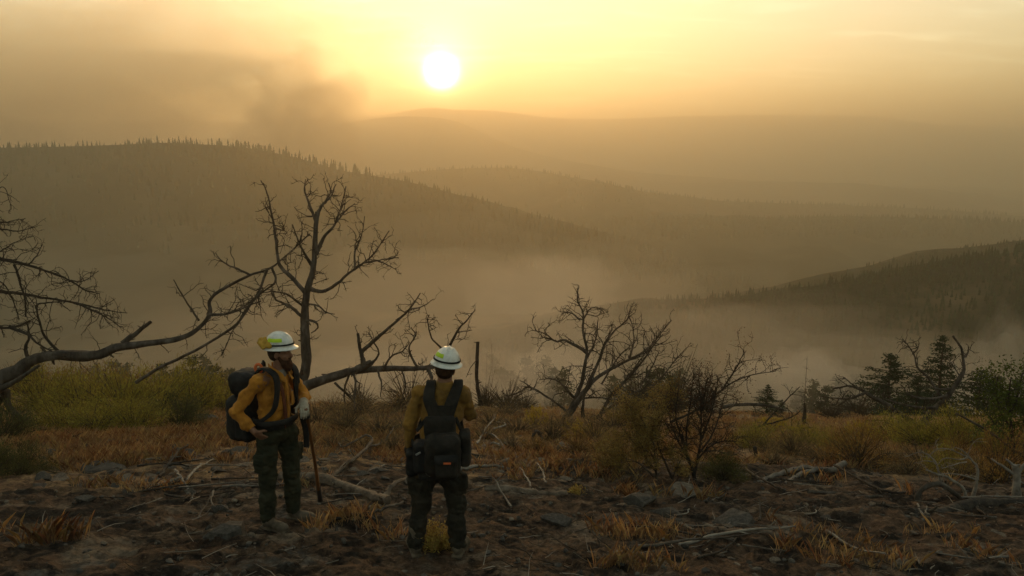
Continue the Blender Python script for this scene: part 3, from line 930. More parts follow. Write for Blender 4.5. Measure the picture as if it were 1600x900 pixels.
dead_tree('dead_tree', 'pale bleached stump with broken arms at the right edge', 'dead tree', p2, [
    ([(1590, 778), (1589, 755), (1588, 738), (1586, 726)], 14, 10, 0),
    ([(1588, 742), (1581, 738), (1566, 728), (1549, 717)], 7, 3, 0.3),
    ([(1588, 734), (1580, 724), (1572, 718)], 6, 3, 0.2),
    ([(1590, 740), (1600, 726), (1614, 716)], 7, 4, 0.2)], PALE, 155, twig=(1.0, 0.25), depth_wob=0.1)
dead_tree('fallen_branch', 'long bare branch sloping down to the right edge above the pale stump', 'fallen branch', p2 + 2.5, [
    ([(1494, 646), (1520, 660), (1548, 676), (1576, 696), (1612, 722)], 3, 5, 1.0)], GREY, 156, twig=(3, 0.5), depth_wob=0.1)
# fallen timber beyond the small pine
fp = hit(1180, 668)[1]
dead_tree('fallen_branch', 'dark bare boughs sweeping low in front of the small pine', 'fallen branch', fp - 2, [
    ([(1160, 692), (1183, 668), (1210, 660), (1237, 652), (1250, 642)], 4, 1.6),
    ([(1190, 666), (1215, 640), (1236, 618), (1250, 604)], 3, 1.2),
    ([(1165, 688), (1200, 684), (1240, 672), (1270, 668)], 5, 2.5, 0.4)], DARK, 157, twig=(2.4, 0.45), depth_wob=0.1)
dead_tree('fallen_log', 'grey log lying along the brow behind the dark leafless shrub', 'log', fp, [
    ([(1128, 636), (1150, 633), (1186, 632), (1226, 640)], 7, 4, 0.6)], GREY, 158, twig=(1.5, 0.4), depth_wob=0.1)
fallen_branch('fallen_log', 'reddish dead log in dry grass behind the dark leafless shrub', [(1166, 690), (1205, 684), (1250, 680), (1288, 680)], 7, 4, BROWN, 159, cat='log')
dead_tree('stump', 'small splintered burnt stump on the brow right of the small pine', 'stump', hit(1257, 666)[1], [
    ([(1256, 668), (1256, 655), (1258, 640), (1257, 630)], 9, 3, 0.2), ([(1256, 662), (1262, 668), (1272, 668)], 7, 3, 0)], DARK, 160, twig=(0.6, 0.2), depth_wob=0.05)
dead_tree('stump', 'short dark post-like stump in the dry grass by the grey-green bush', 'stump', hit(1180, 720)[1], [
    ([(1181, 722), (1180, 708), (1179, 698)], 6, 6, 0)], DARK, 161, depth_wob=0)
dead_tree('stump', 'little gnarled burnt stump below the yellow flowering bush', 'stump', hit(842, 694)[1], [
    ([(834, 696), (832, 684), (838, 674), (846, 678)], 6, 4, 0.3), ([(845, 694), (846, 684), (840, 676)], 5, 4, 0.3)], GREY, 162, twig=(2, 0.2), depth_wob=0.05)
# ------------------------------------------------------------------ labels for rows of look-alikes
ORD = ['leftmost', 'second from left', 'third from left', 'fourth from left', 'fifth from left', 'sixth from left', 'seventh from left', 'eighth from left', 'ninth from left',
       'tenth from left', 'eleventh from left', 'twelfth from left', 'thirteenth from left']
def row(items, key=0):
    """Items in picture order with their place in the row."""
    it = sorted(items, key=lambda a: a[key])
    return [(a, ORD[k] if k < len(it) - 1 or k == 0 else 'rightmost') for k, a in enumerate(it)]
# ------------------------------------------------------------------ foliage helpers
def leaves(mb, c, d, length, width, mat=0, rng=RNG):
    """Narrow diamond leaves at centres c pointing along d."""
    n = len(c)
    d = d / (np.linalg.norm(d, axis=1)[:, None] + 1e-9)
    s = np.cross(d, rng.normal(0, 1, (n, 3)))
    s /= np.linalg.norm(s, axis=1)[:, None] + 1e-9
    L_ = np.asarray(length) * rng.uniform(0.6, 1.3, n)[:, None]
    W = np.asarray(width) * rng.uniform(0.7, 1.3, n)[:, None]
    v = np.stack([c, c + d * L_ * 0.5 + s * W * 0.5, c + d * L_, c + d * L_ * 0.5 - s * W * 0.5], 1)
    mb.add(v.reshape(-1, 3), np.arange(4 * n).reshape(-1, 4), mat)

def leaf_mat(name, cols, tint=0.35, trans=0.3):
    return noise_mat(name, cols, 1.7, 0.8, 0.0, random_tint=tint, translucent=trans, spec=0.15)

M_olive = leaf_mat('olive_brush_leaves', [(0.13, 0.115, 0.022), (0.28, 0.225, 0.042), (0.40, 0.29, 0.06)])
M_rust = leaf_mat('rusty_brush_leaves', [(0.14, 0.075, 0.025), (0.26, 0.14, 0.042), (0.37, 0.22, 0.065)])
M_straw = leaf_mat('straw_brush_leaves', [(0.15, 0.10, 0.045), (0.28, 0.185, 0.08), (0.38, 0.26, 0.12)])
M_sage = leaf_mat('grey_green_brush_leaves', [(0.045, 0.048, 0.018), (0.095, 0.092, 0.034), (0.14, 0.125, 0.045)])
M_bloom = leaf_mat('yellow_flowers', [(0.30, 0.20, 0.02), (0.48, 0.33, 0.03), (0.60, 0.43, 0.06)], 0.3, 0.35)
M_tan = leaf_mat('olive_tan_shrub_leaves', [(0.12, 0.085, 0.028), (0.24, 0.16, 0.05), (0.34, 0.23, 0.08)])
M_red = leaf_mat('dark_red_shrub_leaves', [(0.045, 0.020, 0.012), (0.090, 0.038, 0.020), (0.13, 0.06, 0.025)])
M_green = leaf_mat('green_tree_leaves', [(0.035, 0.050, 0.012), (0.075, 0.095, 0.020), (0.12, 0.13, 0.03)])
M_needle = leaf_mat('conifer_needles', [(0.016, 0.026, 0.012), (0.034, 0.048, 0.020), (0.055, 0.068, 0.026)], 0.3, 0.12)
M_stem = noise_mat('brush_stem', [(0.035, 0.026, 0.018), (0.10, 0.075, 0.05)], 12, 0.95, 0.0)
M_trunk = noise_mat('conifer_bark', [(0.03, 0.022, 0.016), (0.09, 0.062, 0.045)], 9, 0.95, 0.5)

def make_brush(seed, n_stems, n_leaves, leaf, spread=1.0, lumps=0.25, flowers=0, inner=0.35):
    """Meshes of a unit bush (radius about 1, height about 1): stems, foliage, flowers."""
    rng = np.random.default_rng(seed)
    st, fo, fl = MB(), MB(), MB()
    a = rng.uniform(0, 2 * pi, n_stems)
    e = np.arccos(rng.uniform(0.02, 1, n_stems) ** 0.9)            # from straight up to level
    d = np.stack([np.cos(a) * np.sin(e) * spread, np.sin(a) * np.sin(e) * spread, np.cos(e) * 1.0 + 0.05], -1)
    rr = rng.uniform(0.72, 1.0, n_stems) * (1 + lumps * vnoise(d * 1.9 + seed * 5.1, seed))
    tips = d * rr[:, None]
    for k in range(n_stems):
        m = tips[k] * 0.5 + np.array([0, 0, 0.10]) * rng.uniform(0.2, 1) + rng.normal(0, 0.04, 3)
        base = rng.normal(0, 0.07, 3) * np.array([1, 1, 0])
        P = catmull(np.array([base, m, tips[k]]), 7)
        tube(st, P, np.linspace(0.014, 0.004, 7), 3, cap=False)
    per = rng.integers(0, n_stems, n_leaves)
    t = inner + (1.06 - inner) * rng.random(n_leaves) ** 0.6
    c = tips[per] * t[:, None] + np.array([0, 0, 0.10]) * (1 - t[:, None]) + rng.normal(0, 0.085, (n_leaves, 3))
    c[:, 2] = np.abs(c[:, 2])
    dirs = tips[per] * 0.8 + np.array([0, 0, 0.6]) + rng.normal(0, 0.5, (n_leaves, 3))
    leaves(fo, c, dirs, leaf[0], leaf[1], rng=rng)
    if flowers:
        top = np.nonzero(tips[:, 2] > 0.35)[0]
        per = rng.choice(top, flowers)
        c = tips[per] * rng.uniform(0.93, 1.1, flowers)[:, None] + rng.normal(0, 0.05, (flowers, 3))
        leaves(fl, c, rng.normal(0, 1, (flowers, 3)) + np.array([0, 0, 1.0]), leaf[0] * 0.6, leaf[0] * 0.4, rng=rng)
    return st, fo, fl

BRUSH = {}
def brush_kind(kind, mat, n_var, *args, **kw):
    BRUSH[kind] = []
    for k in range(n_var):
        st, fo, fl = make_brush(hash_(kind) + k, *args, **kw)
        BRUSH[kind].append((st.mesh('stems', M_stem), fo.mesh('foliage', mat) if fo.n else None, fl.mesh('flowers', M_bloom) if fl.n else None))
def hash_(s): return sum(ord(c) * (i + 3) for i, c in enumerate(s)) % 997
brush_kind('olive', M_olive, 4, 90, 5200, (0.085, 0.014))
brush_kind('rust', M_rust, 3, 80, 3400, (0.075, 0.013))
brush_kind('straw', M_straw, 3, 120, 1900, (0.11, 0.009))
brush_kind('sage', M_sage, 3, 90, 5200, (0.075, 0.016))
brush_kind('bloom', M_straw, 3, 80, 1700, (0.09, 0.011), flowers=1800, lumps=0.15)
brush_kind('bare', M_straw, 3, 110, 60, (0.05, 0.01), lumps=0.5)

brush_count = {}
def brush(kind, px, py, w, h, label, group=None, name='shrub', cat='shrub', sink=0.04):
    """A bush whose foot is at picture point (px, py), about w by h pixels of the photograph."""
    p = hit(px, py)
    s = p[1] / F * 1.05
    k = brush_count.get(kind, 0); brush_count[kind] = k + 1
    st, fo, fl = BRUSH[kind][k % len(BRUSH[kind])]
    rng = np.random.default_rng(int(px * 7 + py))
    root = empty(name, p - np.array([0, 0, sink]))
    root.rotation_euler = (0, 0, rng.uniform(0, 6.28))
    root.scale = (w * s / 2 * 1.08, w * s / 2 * 1.08, h * s * (1.15 if kind in ('olive', 'rust') else 1.0))
    tag(root, label, cat, group)
    for me, nm in ((st, 'stems'), (fo, 'foliage'), (fl, 'flowers')):
        if me is not None:
            o = bpy.data.objects.new(nm, me); COL.objects.link(o); o.parent = root
    return root

LB = 'low olive-rust brush filling the slope behind the twisted dead limb'
for a, o_ in row([(40, 612, 110, 46), (100, 610, 120, 48), (165, 612, 120, 46), (230, 608, 110, 44), (290, 604, 100, 34), (345, 610, 90, 36), (410, 618, 80, 34)]):
    brush('rust', *a, 'rusty brown bush in the back row of brush on the left brow, ' + o_, 'rusty bushes along the left brow')
for a, o_ in row([(70, 645, 120, 62), (130, 650, 130, 64), (192, 656, 130, 66), (250, 648, 120, 70), (305, 644, 100, 68), (350, 640, 70, 46)]):
    brush('olive', *a, 'tall olive-yellow bush in the left thicket, ' + o_, 'olive bushes of the left thicket')
for a, o_ in row([(96, 668, 110, 44), (150, 672, 120, 46), (208, 672, 110, 44)]):
    brush('olive', *a, 'low olive bush at the front edge of the left thicket, ' + o_, 'front bushes of the left thicket')
brush('sage', 284, 668, 90, 60, 'dark leafy bush at the right end of the left thicket')
brush('sage', 2, 690, 120, 70, 'deep green bush at the left edge under the twisted tree')
brush('sage', 34, 742, 100, 62, 'grey-green bush low at the left edge over charred soil')
brush('sage', -30, 752, 110, 84, 'tall grey-green bush cut by the left edge')
for a, o_ in row([(498, 668, 90, 42), (540, 676, 90, 46), (592, 684, 100, 46), (636, 676, 90, 48), (565, 652, 90, 36), (620, 650, 90, 36), (520, 646, 80, 34)]):
    brush('straw', *a, 'wispy straw-coloured bush between the two firefighters, ' + o_, 'straw bushes between the firefighters')
for a, o_ in row([(770, 668, 80, 34), (808, 676, 80, 36), (862, 690, 80, 42), (930, 694, 90, 50), (790, 650, 90, 22), (960, 672, 90, 50)]):
    brush('straw', *a, 'wispy straw-coloured bush on the brow right of the snag, ' + o_, 'straw bushes right of the snag')
brush('bloom', 838, 668, 38, 34, 'round bright yellow flowering bush left of the many-stemmed dead tree')
brush('bloom', 908, 690, 54, 36, 'yellow flowering bush at the foot of the many-stemmed dead tree')
brush('bloom', 1206, 674, 64, 20, 'low yellow flowering bush below the small pine')
brush('bloom', 1246, 680, 50, 16, 'flat yellow flowering bush right of the small pine')
brush('bloom', 1345, 690, 50, 34, 'yellow-topped bush left of the half-fallen dead tree')
brush('sage', 1130, 757, 84, 50, 'rounded grey-green bush beside the dark leafless shrub')
for a, o_ in row([(1240, 712, 90, 40), (1290, 722, 90, 40), (1200, 706, 70, 30), (1420, 742, 90, 30), (1500, 752, 80, 34)]):
    brush('straw', *a, 'wispy straw bush in orange grass on the right slope, ' + o_, 'straw bushes on the right slope')
for a, o_ in row([(1180, 700, 80, 34), (1262, 700, 90, 36), (1310, 706, 80, 36), (1380, 720, 90, 40), (1440, 728, 90, 40), (1480, 740, 80, 40), (1530, 742, 90, 44), (1215, 726, 70, 30), (1580, 712, 90, 50)]):
    brush('olive' if a[0] % 3 else 'straw', *a, 'yellow-tan bush scattered in the right grass, ' + o_, 'yellow-tan bushes in the right grass')
for a, o_ in row([(756, 690, 70, 30), (800, 700, 70, 30), (835, 706, 60, 30), (950, 720, 80, 50), (905, 712, 70, 36), (880, 672, 70, 34), (965, 740, 60, 44)]):
    brush('rust' if a[0] % 2 else 'straw', *a, 'tan bush before the many-stemmed dead tree, ' + o_, 'tan bushes before the many-stemmed tree')
for a, o_ in row([(480, 690, 60, 26), (520, 700, 70, 28), (570, 706, 70, 28), (615, 704, 70, 30)]):
    brush('straw', *a, 'low wispy tuft-like bush behind the thick log, ' + o_, 'low bushes behind the thick log')
brush('rust', 1340, 730, 120, 74, 'rusty bush with dark stems below the half-fallen dead tree')
for a, o_ in row([(1395, 694, 90, 40), (1440, 702, 110, 48), (1490, 706, 110, 54), (1540, 706, 100, 54)]):
    brush('olive', *a, 'olive-yellow bush at the foot of the half-fallen dead tree, ' + o_, 'olive bushes on the right slope')
for a, o_ in row([(1560, 756, 100, 84), (1500, 730, 90, 50), (1618, 740, 80, 80)]):
    brush('rust', *a, 'rusty bush between the bleached branches and the right edge, ' + o_, 'rusty bushes at the right edge')
for a, o_ in row([(985, 772, 70, 44), (905, 742, 50, 30), (1010, 712, 60, 60)]):
    brush('bare', *a, 'thin grey twiggy bush before the rusty leafy shrub, ' + o_, 'twiggy bushes before the rusty shrub')
for a, o_ in row([(30, 590, 80, 70), (235, 582, 60, 50), (560, 640, 90, 60), (640, 640, 100, 70), (690, 650, 90, 50), (790, 640, 90, 55), (760, 636, 70, 60), (1000, 640, 100, 80), (1050, 645, 110, 90),
          (1100, 640, 90, 70), (1300, 655, 80, 40), (1340, 640, 70, 50), (820, 640, 70, 40)]):
    brush('bare', *a, 'leafless grey brush thicket standing along the hazy brow, ' + o_, 'leafless brush along the brow')

# ------------------------------------------------------------------ taller shrubs and trees with leaves on their twigs
def add_leaves(root, n, length, width, mat, seed, name='leaves', up=0.3):
    tw = [c for c in root.children if c.name.startswith('twigs')][0]
    co = np.empty(len(tw.data.vertices) * 3, np.float32); tw.data.vertices.foreach_get('co', co)
    co = co.reshape(-1, 3)
    rng = np.random.default_rng(seed)
    c = co[rng.integers(0, len(co), n)] + rng.normal(0, length * 1.1, (n, 3))
    mb = MB()
    leaves(mb, c, rng.normal(0, 1, (n, 3)) + np.array([0, 0, up]), length, width, rng=rng)
    o = mb.build(name, mat, root)
    return o

sy = hit(1085, 757)[1]
t = dead_tree('shrub', 'tall dark shrub with bare upright stems and few red-brown leaves', 'shrub', sy, [
    ([(1086, 760), (1084, 742), (1078, 722), (1072, 706), (1066, 680)], 8, 3, 0.6),
    ([(1084, 742), (1090, 715), (1094, 690), (1096, 650), (1092, 600)], 6, 1.4),
    ([(1078, 722), (1060, 690), (1048, 660), (1044, 630)], 4, 1.4),
    ([(1072, 706), (1074, 660), (1080, 620), (1084, 580)], 4, 1.2),
    ([(1088, 720), (1106, 700), (1126, 690), (1150, 690)], 4, 1.4),
    ([(1090, 712), (1112, 680), (1124, 650), (1132, 620)], 4, 1.4),
    ([(1094, 690), (1110, 650), (1118, 615), (1122, 590)], 3.4, 1.2),
    ([(1066, 690), (1056, 650), (1060, 610)], 3, 1.2),
    ([(1095, 660), (1100, 620), (1106, 590)], 3, 1.2),
    ([(1086, 735), (1070, 715), (1052, 704), (1036, 700)], 3.4, 1.2),
    ([(1092, 705), (1120, 705), (1144, 712)], 3, 1.0),
    ([(1047, 660), (1090, 640), (1130, 607), (1157, 592), (1183, 584), (1212, 580)], 4, 1.4, 0.7),
    ([(1130, 607), (1150, 575), (1158, 560), (1166, 548)], 3, 1.0, 0.7),
    ], (M_dark, M_twig), 201, twig=(9.5, 0.42), up=0.5, level=2, depth_wob=0.22)
add_leaves(t, 3600, 0.024, 0.012, M_red, 1)
t = dead_tree('shrub', 'broad rusty-yellow leafy shrub left of the tall dark shrub', 'shrub', hit(1010, 757)[1] + 0.2, [
    ([(1052, 752), (1040, 725), (1030, 700), (1020, 670), (1010, 640)], 5, 2, 0.7),
    ([(1050, 750), (1058, 730), (1066, 715)], 3.4, 1.4),
    ([(1026, 752), (1024, 720), (1020, 690), (1000, 650)], 5, 1.4),
    ([(1024, 735), (1004, 710), (990, 690), (972, 670)], 4, 1.2),
    ([(1022, 745), (1000, 725), (975, 715), (955, 705)], 4, 1.2),
    ([(1018, 690), (1030, 660), (1046, 630), (1050, 615)], 3, 1.2),
    ([(1010, 745), (985, 740), (960, 735), (940, 725)], 3.4, 1.2),
    ([(1005, 700), (990, 660), (985, 635)], 3, 1.2),
    ], (M_bark, M_stem), 202, twig=(10.0, 0.50), up=0.4, level=2, depth_wob=0.25)
add_leaves(t, 22000, 0.028, 0.014, M_tan, 2)
gy = hit(1590, 735)[1] + 0.8
t = dead_tree('leafy_tree', 'small green broadleaf tree cut by the right edge', 'tree', gy, [
    ([(1590, 738), (1584, 700), (1580, 660), (1576, 620), (1580, 590)], 7, 2, 0.8),
    ([(1584, 700), (1600, 660), (1612, 620), (1620, 590)], 5, 1.6),
    ([(1580, 670), (1562, 640), (1556, 610), (1560, 588)], 4, 1.4),
    ([(1578, 650), (1590, 620), (1596, 590), (1602, 572)], 4, 1.4),
    ([(1582, 690), (1560, 668), (1546, 650)], 3.4, 1.2),
    ([(1600, 700), (1620, 680), (1650, 650)], 5, 2),
    ([(1604, 690), (1640, 640), (1650, 600)], 5, 2),
    ], (M_dark, M_twig), 203, twig=(4.5, 0.5), up=0.3, depth_wob=0.25)
add_leaves(t, 5200, 0.055, 0.034, M_green, 3)

def conifer_meshes(seed, tiers=20, per=13, ragged=0.3, full=1.0, clump=40, low=0.1):
    """Unit-height conifer: trunk and a crown of drooping needle sprays."""
    rng = np.random.default_rng(seed)
    tr, cr = MB(), MB()
    P = np.array([[0, 0, -0.05], [0.004, 0, 0.3], [0, 0.003, 0.65], [0, 0, 0.985]])
    tube(tr, catmull(P, 10), np.linspace(0.019, 0.002, 10), 7, rough=0.2)
    cs, ds = [], []
    for k in range(tiers):
        z = low + (0.99 - low) * (k / (tiers - 1)) ** 0.95
        R = full * 0.21 * (1 - z) ** 0.80 * (1 + 0.14 * rng.normal()) + 0.012
        for j in range(per if z < 0.8 else per - 3):
            if rng.random() < 0.10: continue
            a = rng.uniform(0, 2 * pi)
            L_ = R * rng.uniform(1 - ragged, 1 + ragged * 0.7)
            o = np.array([0, 0, z + rng.normal(0, 0.012)])
            dv = np.array([cos(a), sin(a), rng.uniform(-0.25, 0.22) - 0.12 * (1 - z)])
            tip = o + dv * L_ + np.array([0, 0, 0.03 * L_])
            tube(cr, np.array([o, (o + tip) / 2 + np.array([0, 0, 0.01]), tip]), [0.004, 0.0028, 0.001], 3, cap=False)
            n = max(6, int(clump * (0.3 + L_ / 0.2)))
            t = rng.random(n) ** 0.7
            c = o + (tip - o) * t[:, None] + rng.normal(0, 0.0085, (n, 3)) * np.array([1.2, 1.2, 0.8])
            cs.append(c)
            ds.append(dv[None] * 0.7 + rng.normal(0, 0.55, (n, 3)))
    leaves(cr, np.concatenate(cs), np.concatenate(ds), 0.019, 0.008, rng=rng)
    return tr.mesh('trunk', M_trunk), cr.mesh('crown', M_needle)
CONIFER = [conifer_meshes(k, full=f, low=l) for k, (f, l) in enumerate([(1.0, 0.10), (0.8, 0.16), (1.25, 0.06)])]
JUNIPER = [conifer_meshes(40 + k, tiers=15, per=16, ragged=0.45, full=2.3, clump=46, low=0.12) for k in range(2)]
def conifer(kind, px, top, Y, label, group=None, name='conifer', h=None, wide=1.0):
    top_p = at(px, top, Y)
    z = gz(top_p[0], top_p[1])
    H = h or (top_p[2] - z)
    root = empty(name, (top_p[0], top_p[1], z))
    rng = np.random.default_rng(int(px * 3 + Y))
    root.rotation_euler = (0, 0, rng.uniform(0, 6.28)); root.scale = (H * wide * rng.uniform(0.9, 1.1),) * 2 + (H,)
    tag(root, label, 'tree', group)
    tr, cr = kind
    for me, nm in ((tr, 'trunk'), (cr, 'crown')):
        o = bpy.data.objects.new(nm, me); COL.objects.link(o); o.parent = root
    return root
conifer(CONIFER[2], 1474, 530, 40, 'dark pointed conifer rising behind the upswept dead limb', wide=1.35)
conifer(JUNIPER[0], 1392, 557, 44, 'dark bushy conifer left of the pointed conifer', name='juniper', wide=1.35)
conifer(JUNIPER[1], 1534, 580, 42, 'dark bushy conifer right of the pointed conifer', name='juniper', wide=1.5)
conifer(JUNIPER[0], 1436, 590, 38, 'low dark conifer in the gap before the pointed conifer', name='juniper', wide=1.5)
conifer(JUNIPER[0], 1200, 602, 30, 'small bushy green pine on the brow beside the fallen boughs', name='pine', wide=1.35)
conifer(JUNIPER[1], 1222, 625, 34, 'small hazy conifer just right of the small pine', name='juniper')
for (px, top, Y, k), o_ in row([(180, 568, 120, 0), (196, 574, 125, 1), (252, 572, 110, 0), (300, 565, 105, 2), (318, 560, 130, 1), (336, 574, 110, 0), (150, 580, 140, 2), (274, 580, 120, 1), (360, 578, 125, 0)]):
    conifer(CONIFER[k], px, top, Y, 'hazy conifer below the brow behind the left brush, ' + o_, 'hazy conifers below the left brow')
for (px, top, Y, k), o_ in row([(824, 563, 170, 0), (852, 566, 160, 2), (868, 577, 130, 0), (882, 583, 115, 2), (690, 575, 190, 1), (716, 566, 210, 0), (660, 570, 220, 2), (770, 560, 230, 1), (610, 572, 200, 0), (786, 578, 180, 0), (802, 586, 150, 1)]):
    conifer(CONIFER[k], px, top, Y, 'faint smoke-veiled conifer below the brow in the middle of the valley, ' + o_, 'smoke-veiled conifers in mid valley')
for (px, top, Y, k), o_ in row([(1015, 585, 95, 2), (1030, 578, 110, 0), (1046, 590, 90, 2), (1062, 582, 120, 1), (960, 590, 120, 0), (985, 588, 130, 2)]):
    conifer(CONIFER[k], px, top, Y, 'dark hazy conifer seen through the many-stemmed dead tree, ' + o_, 'hazy conifers behind the many-stemmed tree')
for (px, top, Y, k), o_ in row([(1270, 600, 140, 1), (1290, 606, 120, 0), (1312, 598, 150, 2), (1330, 592, 160, 1), (1250, 610, 150, 0), (1560, 590, 95, 0), (1590, 600, 90, 2)]):
    conifer(CONIFER[k], px, top, Y, 'hazy conifer below the brow on the right, ' + o_, 'hazy conifers below the right brow')

# ------------------------------------------------------------------ forests on the hills
def tree_templates():
    out = []
    for k in range(5):
        rng = np.random.default_rng(900 + k)
        V, Fc, n = [], [], 0
        for z0, z1, r in ((0.06, 0.52, 0.20), (0.32, 0.78, 0.15), (0.60, 1.0, 0.09)):
            r *= (0.8 + 0.25 * k / 2)
            a = np.arange(5) * 2 * pi / 5 + rng.uniform(0, 6)
            rr = r * rng.uniform(0.7, 1.2, 5)
            V += [np.array([c * q, s * q, z0 + rng.normal(0, 0.02)]) for c, s, q in zip(np.cos(a), np.sin(a), rr)] + [np.array([0, 0, z1])]
            Fc += [[n + i, n + (i + 1) % 5, n + 5] for i in range(5)]
            n += 6
        out.append((np.array(V), np.array(Fc)))
    return out
TT = tree_templates()
def forest(label, V, n, hmin, hmax, seed, rows=(0.1, 1.0), clump=1.0, name='forest', cols=(0.0, 1.0)):
    rng = np.random.default_rng(seed)
    nr, nc = V.shape[:2]
    crest = 45
    r = rng.uniform(rows[0] * crest, min(rows[1], 1.0) * crest, n)
    c = rng.uniform(cols[0] * (nc - 2), cols[1] * (nc - 2), n)
    i, j = np.floor(r).astype(int), np.floor(c).astype(int)
    fr, fc = (r - i)[:, None], (c - j)[:, None]
    P = V[i, j] * (1 - fr) * (1 - fc) + V[i + 1, j] * fr * (1 - fc) + V[i, j + 1] * (1 - fr) * fc + V[i + 1, j + 1] * fr * fc
    D = P[:, 1].mean()
    keep = fbm2(P[:, 0] / (D * 0.05), P[:, 1] / (D * 0.05), 3, 0.6, seed) > rng.uniform(-0.9, 0.5, n) * clump - 0.1
    P = P[keep]
    mb = MB()
    which = rng.integers(0, len(TT), len(P))
    for k, (v, f) in enumerate(TT):
        Q = P[which == k]
        m = len(Q)
        h = rng.uniform(hmin, hmax, m)
        a = rng.uniform(0, 6.28, m)
        ca, sa = np.cos(a), np.sin(a)
        x = (v[None, :, 0] * ca[:, None] - v[None, :, 1] * sa[:, None]) * h[:, None]
        y = (v[None, :, 0] * sa[:, None] + v[None, :, 1] * ca[:, None]) * h[:, None]
        z = v[None, :, 2] * h[:, None] - 0.03 * h[:, None]
        W = np.stack([x, y, z], -1) + Q[:, None, :]
        FF = (f[None] + (np.arange(m) * len(v))[:, None, None]).reshape(-1, 3)
        mb.add(W.reshape(-1, 3), FF)
    o = mb.build(name, M_needle, smooth=False)
    return tag(o, label, 'forest', kind='stuff')
forest('conifer forest covering the left ridge', R_left[0], 5000, 5, 10, 31, (0.45, 0.98), cols=(0.1, 0.75))
forest('conifer forest on the low spur below the left ridge', R_spur[0], 2600, 4, 8, 32, (0.7, 1.0), cols=(0.1, 0.7))
forest('conifer forest on the middle hill', R_mid[0], 3500, 6, 10, 33, (0.4, 1.0))
forest('conifer forest on the long level ridge', R_flat[0], 4000, 5, 8, 34, (0.62, 1.0), cols=(0.4, 0.95))
forest('open conifer wood on the nearest right slope', R_near[0], 16000, 1.6, 4.4, 35, (0.05, 1.0), 1.1, cols=(0.35, 0.95))
forest('conifer wood along the shoulder behind the nearest right slope', R_near2[0], 5000, 2.2, 4.6, 36, (0.3, 1.0), cols=(0.5, 0.95))
forest('tree line along the crest of the nearest right slope', R_near[0], 500, 2.0, 4.6, 37, (0.95, 1.0), cols=(0.5, 0.9), name='treeline')
forest('tree line along the crest of the hazy right shoulder', R_near2[0], 420, 2.4, 5.2, 38, (0.96, 1.0), cols=(0.55, 0.9), name='treeline')
forest('tree line along the long level ridge', R_flat[0], 600, 5, 9, 39, (0.97, 1.0), cols=(0.45, 0.9), name='treeline')
forest('tree line along the middle hill', R_mid[0], 420, 6, 11, 40, (0.97, 1.0), cols=(0.35, 0.8), name='treeline')
# trees one can tell apart on the left skyline
def skyline_tree(k):
    rng = np.random.default_rng(700 + k)
    mb = MB()
    full = 0.16 + 0.035 * k
    nt_ = 8
    for q in range(nt_):
        z = 0.10 + 0.80 * q / (nt_ - 1)
        a = np.arange(7) * 2 * pi / 7 + rng.uniform(0, 6)
        rr = full * (1 - z) ** 0.7 * rng.uniform(0.55, 1.25, 7) + 0.012
        V = [[c * r_, s * r_, z - 0.02 + rng.normal(0, 0.012)] for c, s, r_ in zip(np.cos(a), np.sin(a), rr)] + [[0, 0, min(z + 0.17, 1.0)]]
        i = np.arange(7)
        mb.add(np.array(V), np.stack([i, (i + 1) % 7, np.full(7, 7)], -1))
    tube(mb, np.array([[0, 0, -0.05], [0, 0, 0.4]]), [0.02, 0.012], 4)
    return mb.mesh('conifer', M_needle, smooth=False)
SKY_T = [skyline_tree(k) for k in range(4)]
rng = np.random.default_rng(5)
crest = R_left[1]
cx = 800 + (crest[:, 0] / crest[:, 1]) * F * 1.0
cl_ = np.concatenate([rng.uniform(-10, 200, 9), rng.uniform(190, 410, 17), rng.uniform(400, 500, 9), rng.uniform(500, 590, 7)])
xs = np.concatenate([c_ + rng.normal(0, 6, rng.integers(1, 6)) for c_ in cl_])
for x in xs:
    # picture x back to the crest: u = X / depth, depth = Y cos p - (Z - EYE) sin p
    u = crest[:, 0] / (crest[:, 1] * cos(PITCH) - (crest[:, 2] - EYE) * sin(PITCH)) * F + 800
    p = np.array([np.interp(x, u, crest[:, a]) for a in range(3)])
    hpx = rng.uniform(3, 8) if x < 190 else rng.uniform(4, 12) if x < 420 else rng.uniform(7, 16)
    o = bpy.data.objects.new('conifer', SKY_T[rng.integers(0, 4)])
    COL.objects.link(o)
    H = hpx / F * p[1]
    o.location = (p[0], p[1] - rng.uniform(0, 25), p[2] - 2.0)
    o.rotation_euler = (0, 0, rng.uniform(0, 6.28)); o.scale = (H * rng.uniform(0.8, 2.1), H, H + 2)
    tag(o, 'small dark conifer on the skyline of the left forested ridge', 'tree', 'conifers on the left ridge skyline')
# bare thin snags in the smoke below the brow
for k, ((px, top, Y), o_) in enumerate(row([(770, 538, 150), (760, 552, 165), (838, 556, 150), (640, 548, 150), (905, 560, 140), (560, 560, 120), (1260, 560, 130), (60, 560, 110), (735, 556, 140), (700, 560, 150)])):
    tp = at(px, top, Y)
    z = gz(tp[0], tp[1])
    H = tp[2] - z
    rng = np.random.default_rng(k + 60)
    mb, tw = MB(), MB()
    P = np.array([[0, 0, -0.2], [rng.normal(0, 0.2), 0, H * 0.4], [rng.normal(0, 0.4), 0, H]])
    path = catmull(P, 12)
    rad = np.linspace(0.16, 0.03, 12)
    tube(mb, path, rad, 6)
    twigs_on(tw, path, rad, rng, 2.0, 1.6, 0, 0.3, 2, rmax=0.04, up=0.1)
    root = empty('snag', (tp[0], tp[1], z))
    tag(root, 'thin bare snag fading into the valley smoke, ' + o_, 'snag', 'bare snags in the valley smoke')
    mb.build('trunk', M_dark, root); tag(tw.build('twigs', M_twig, root), kind='stuff')

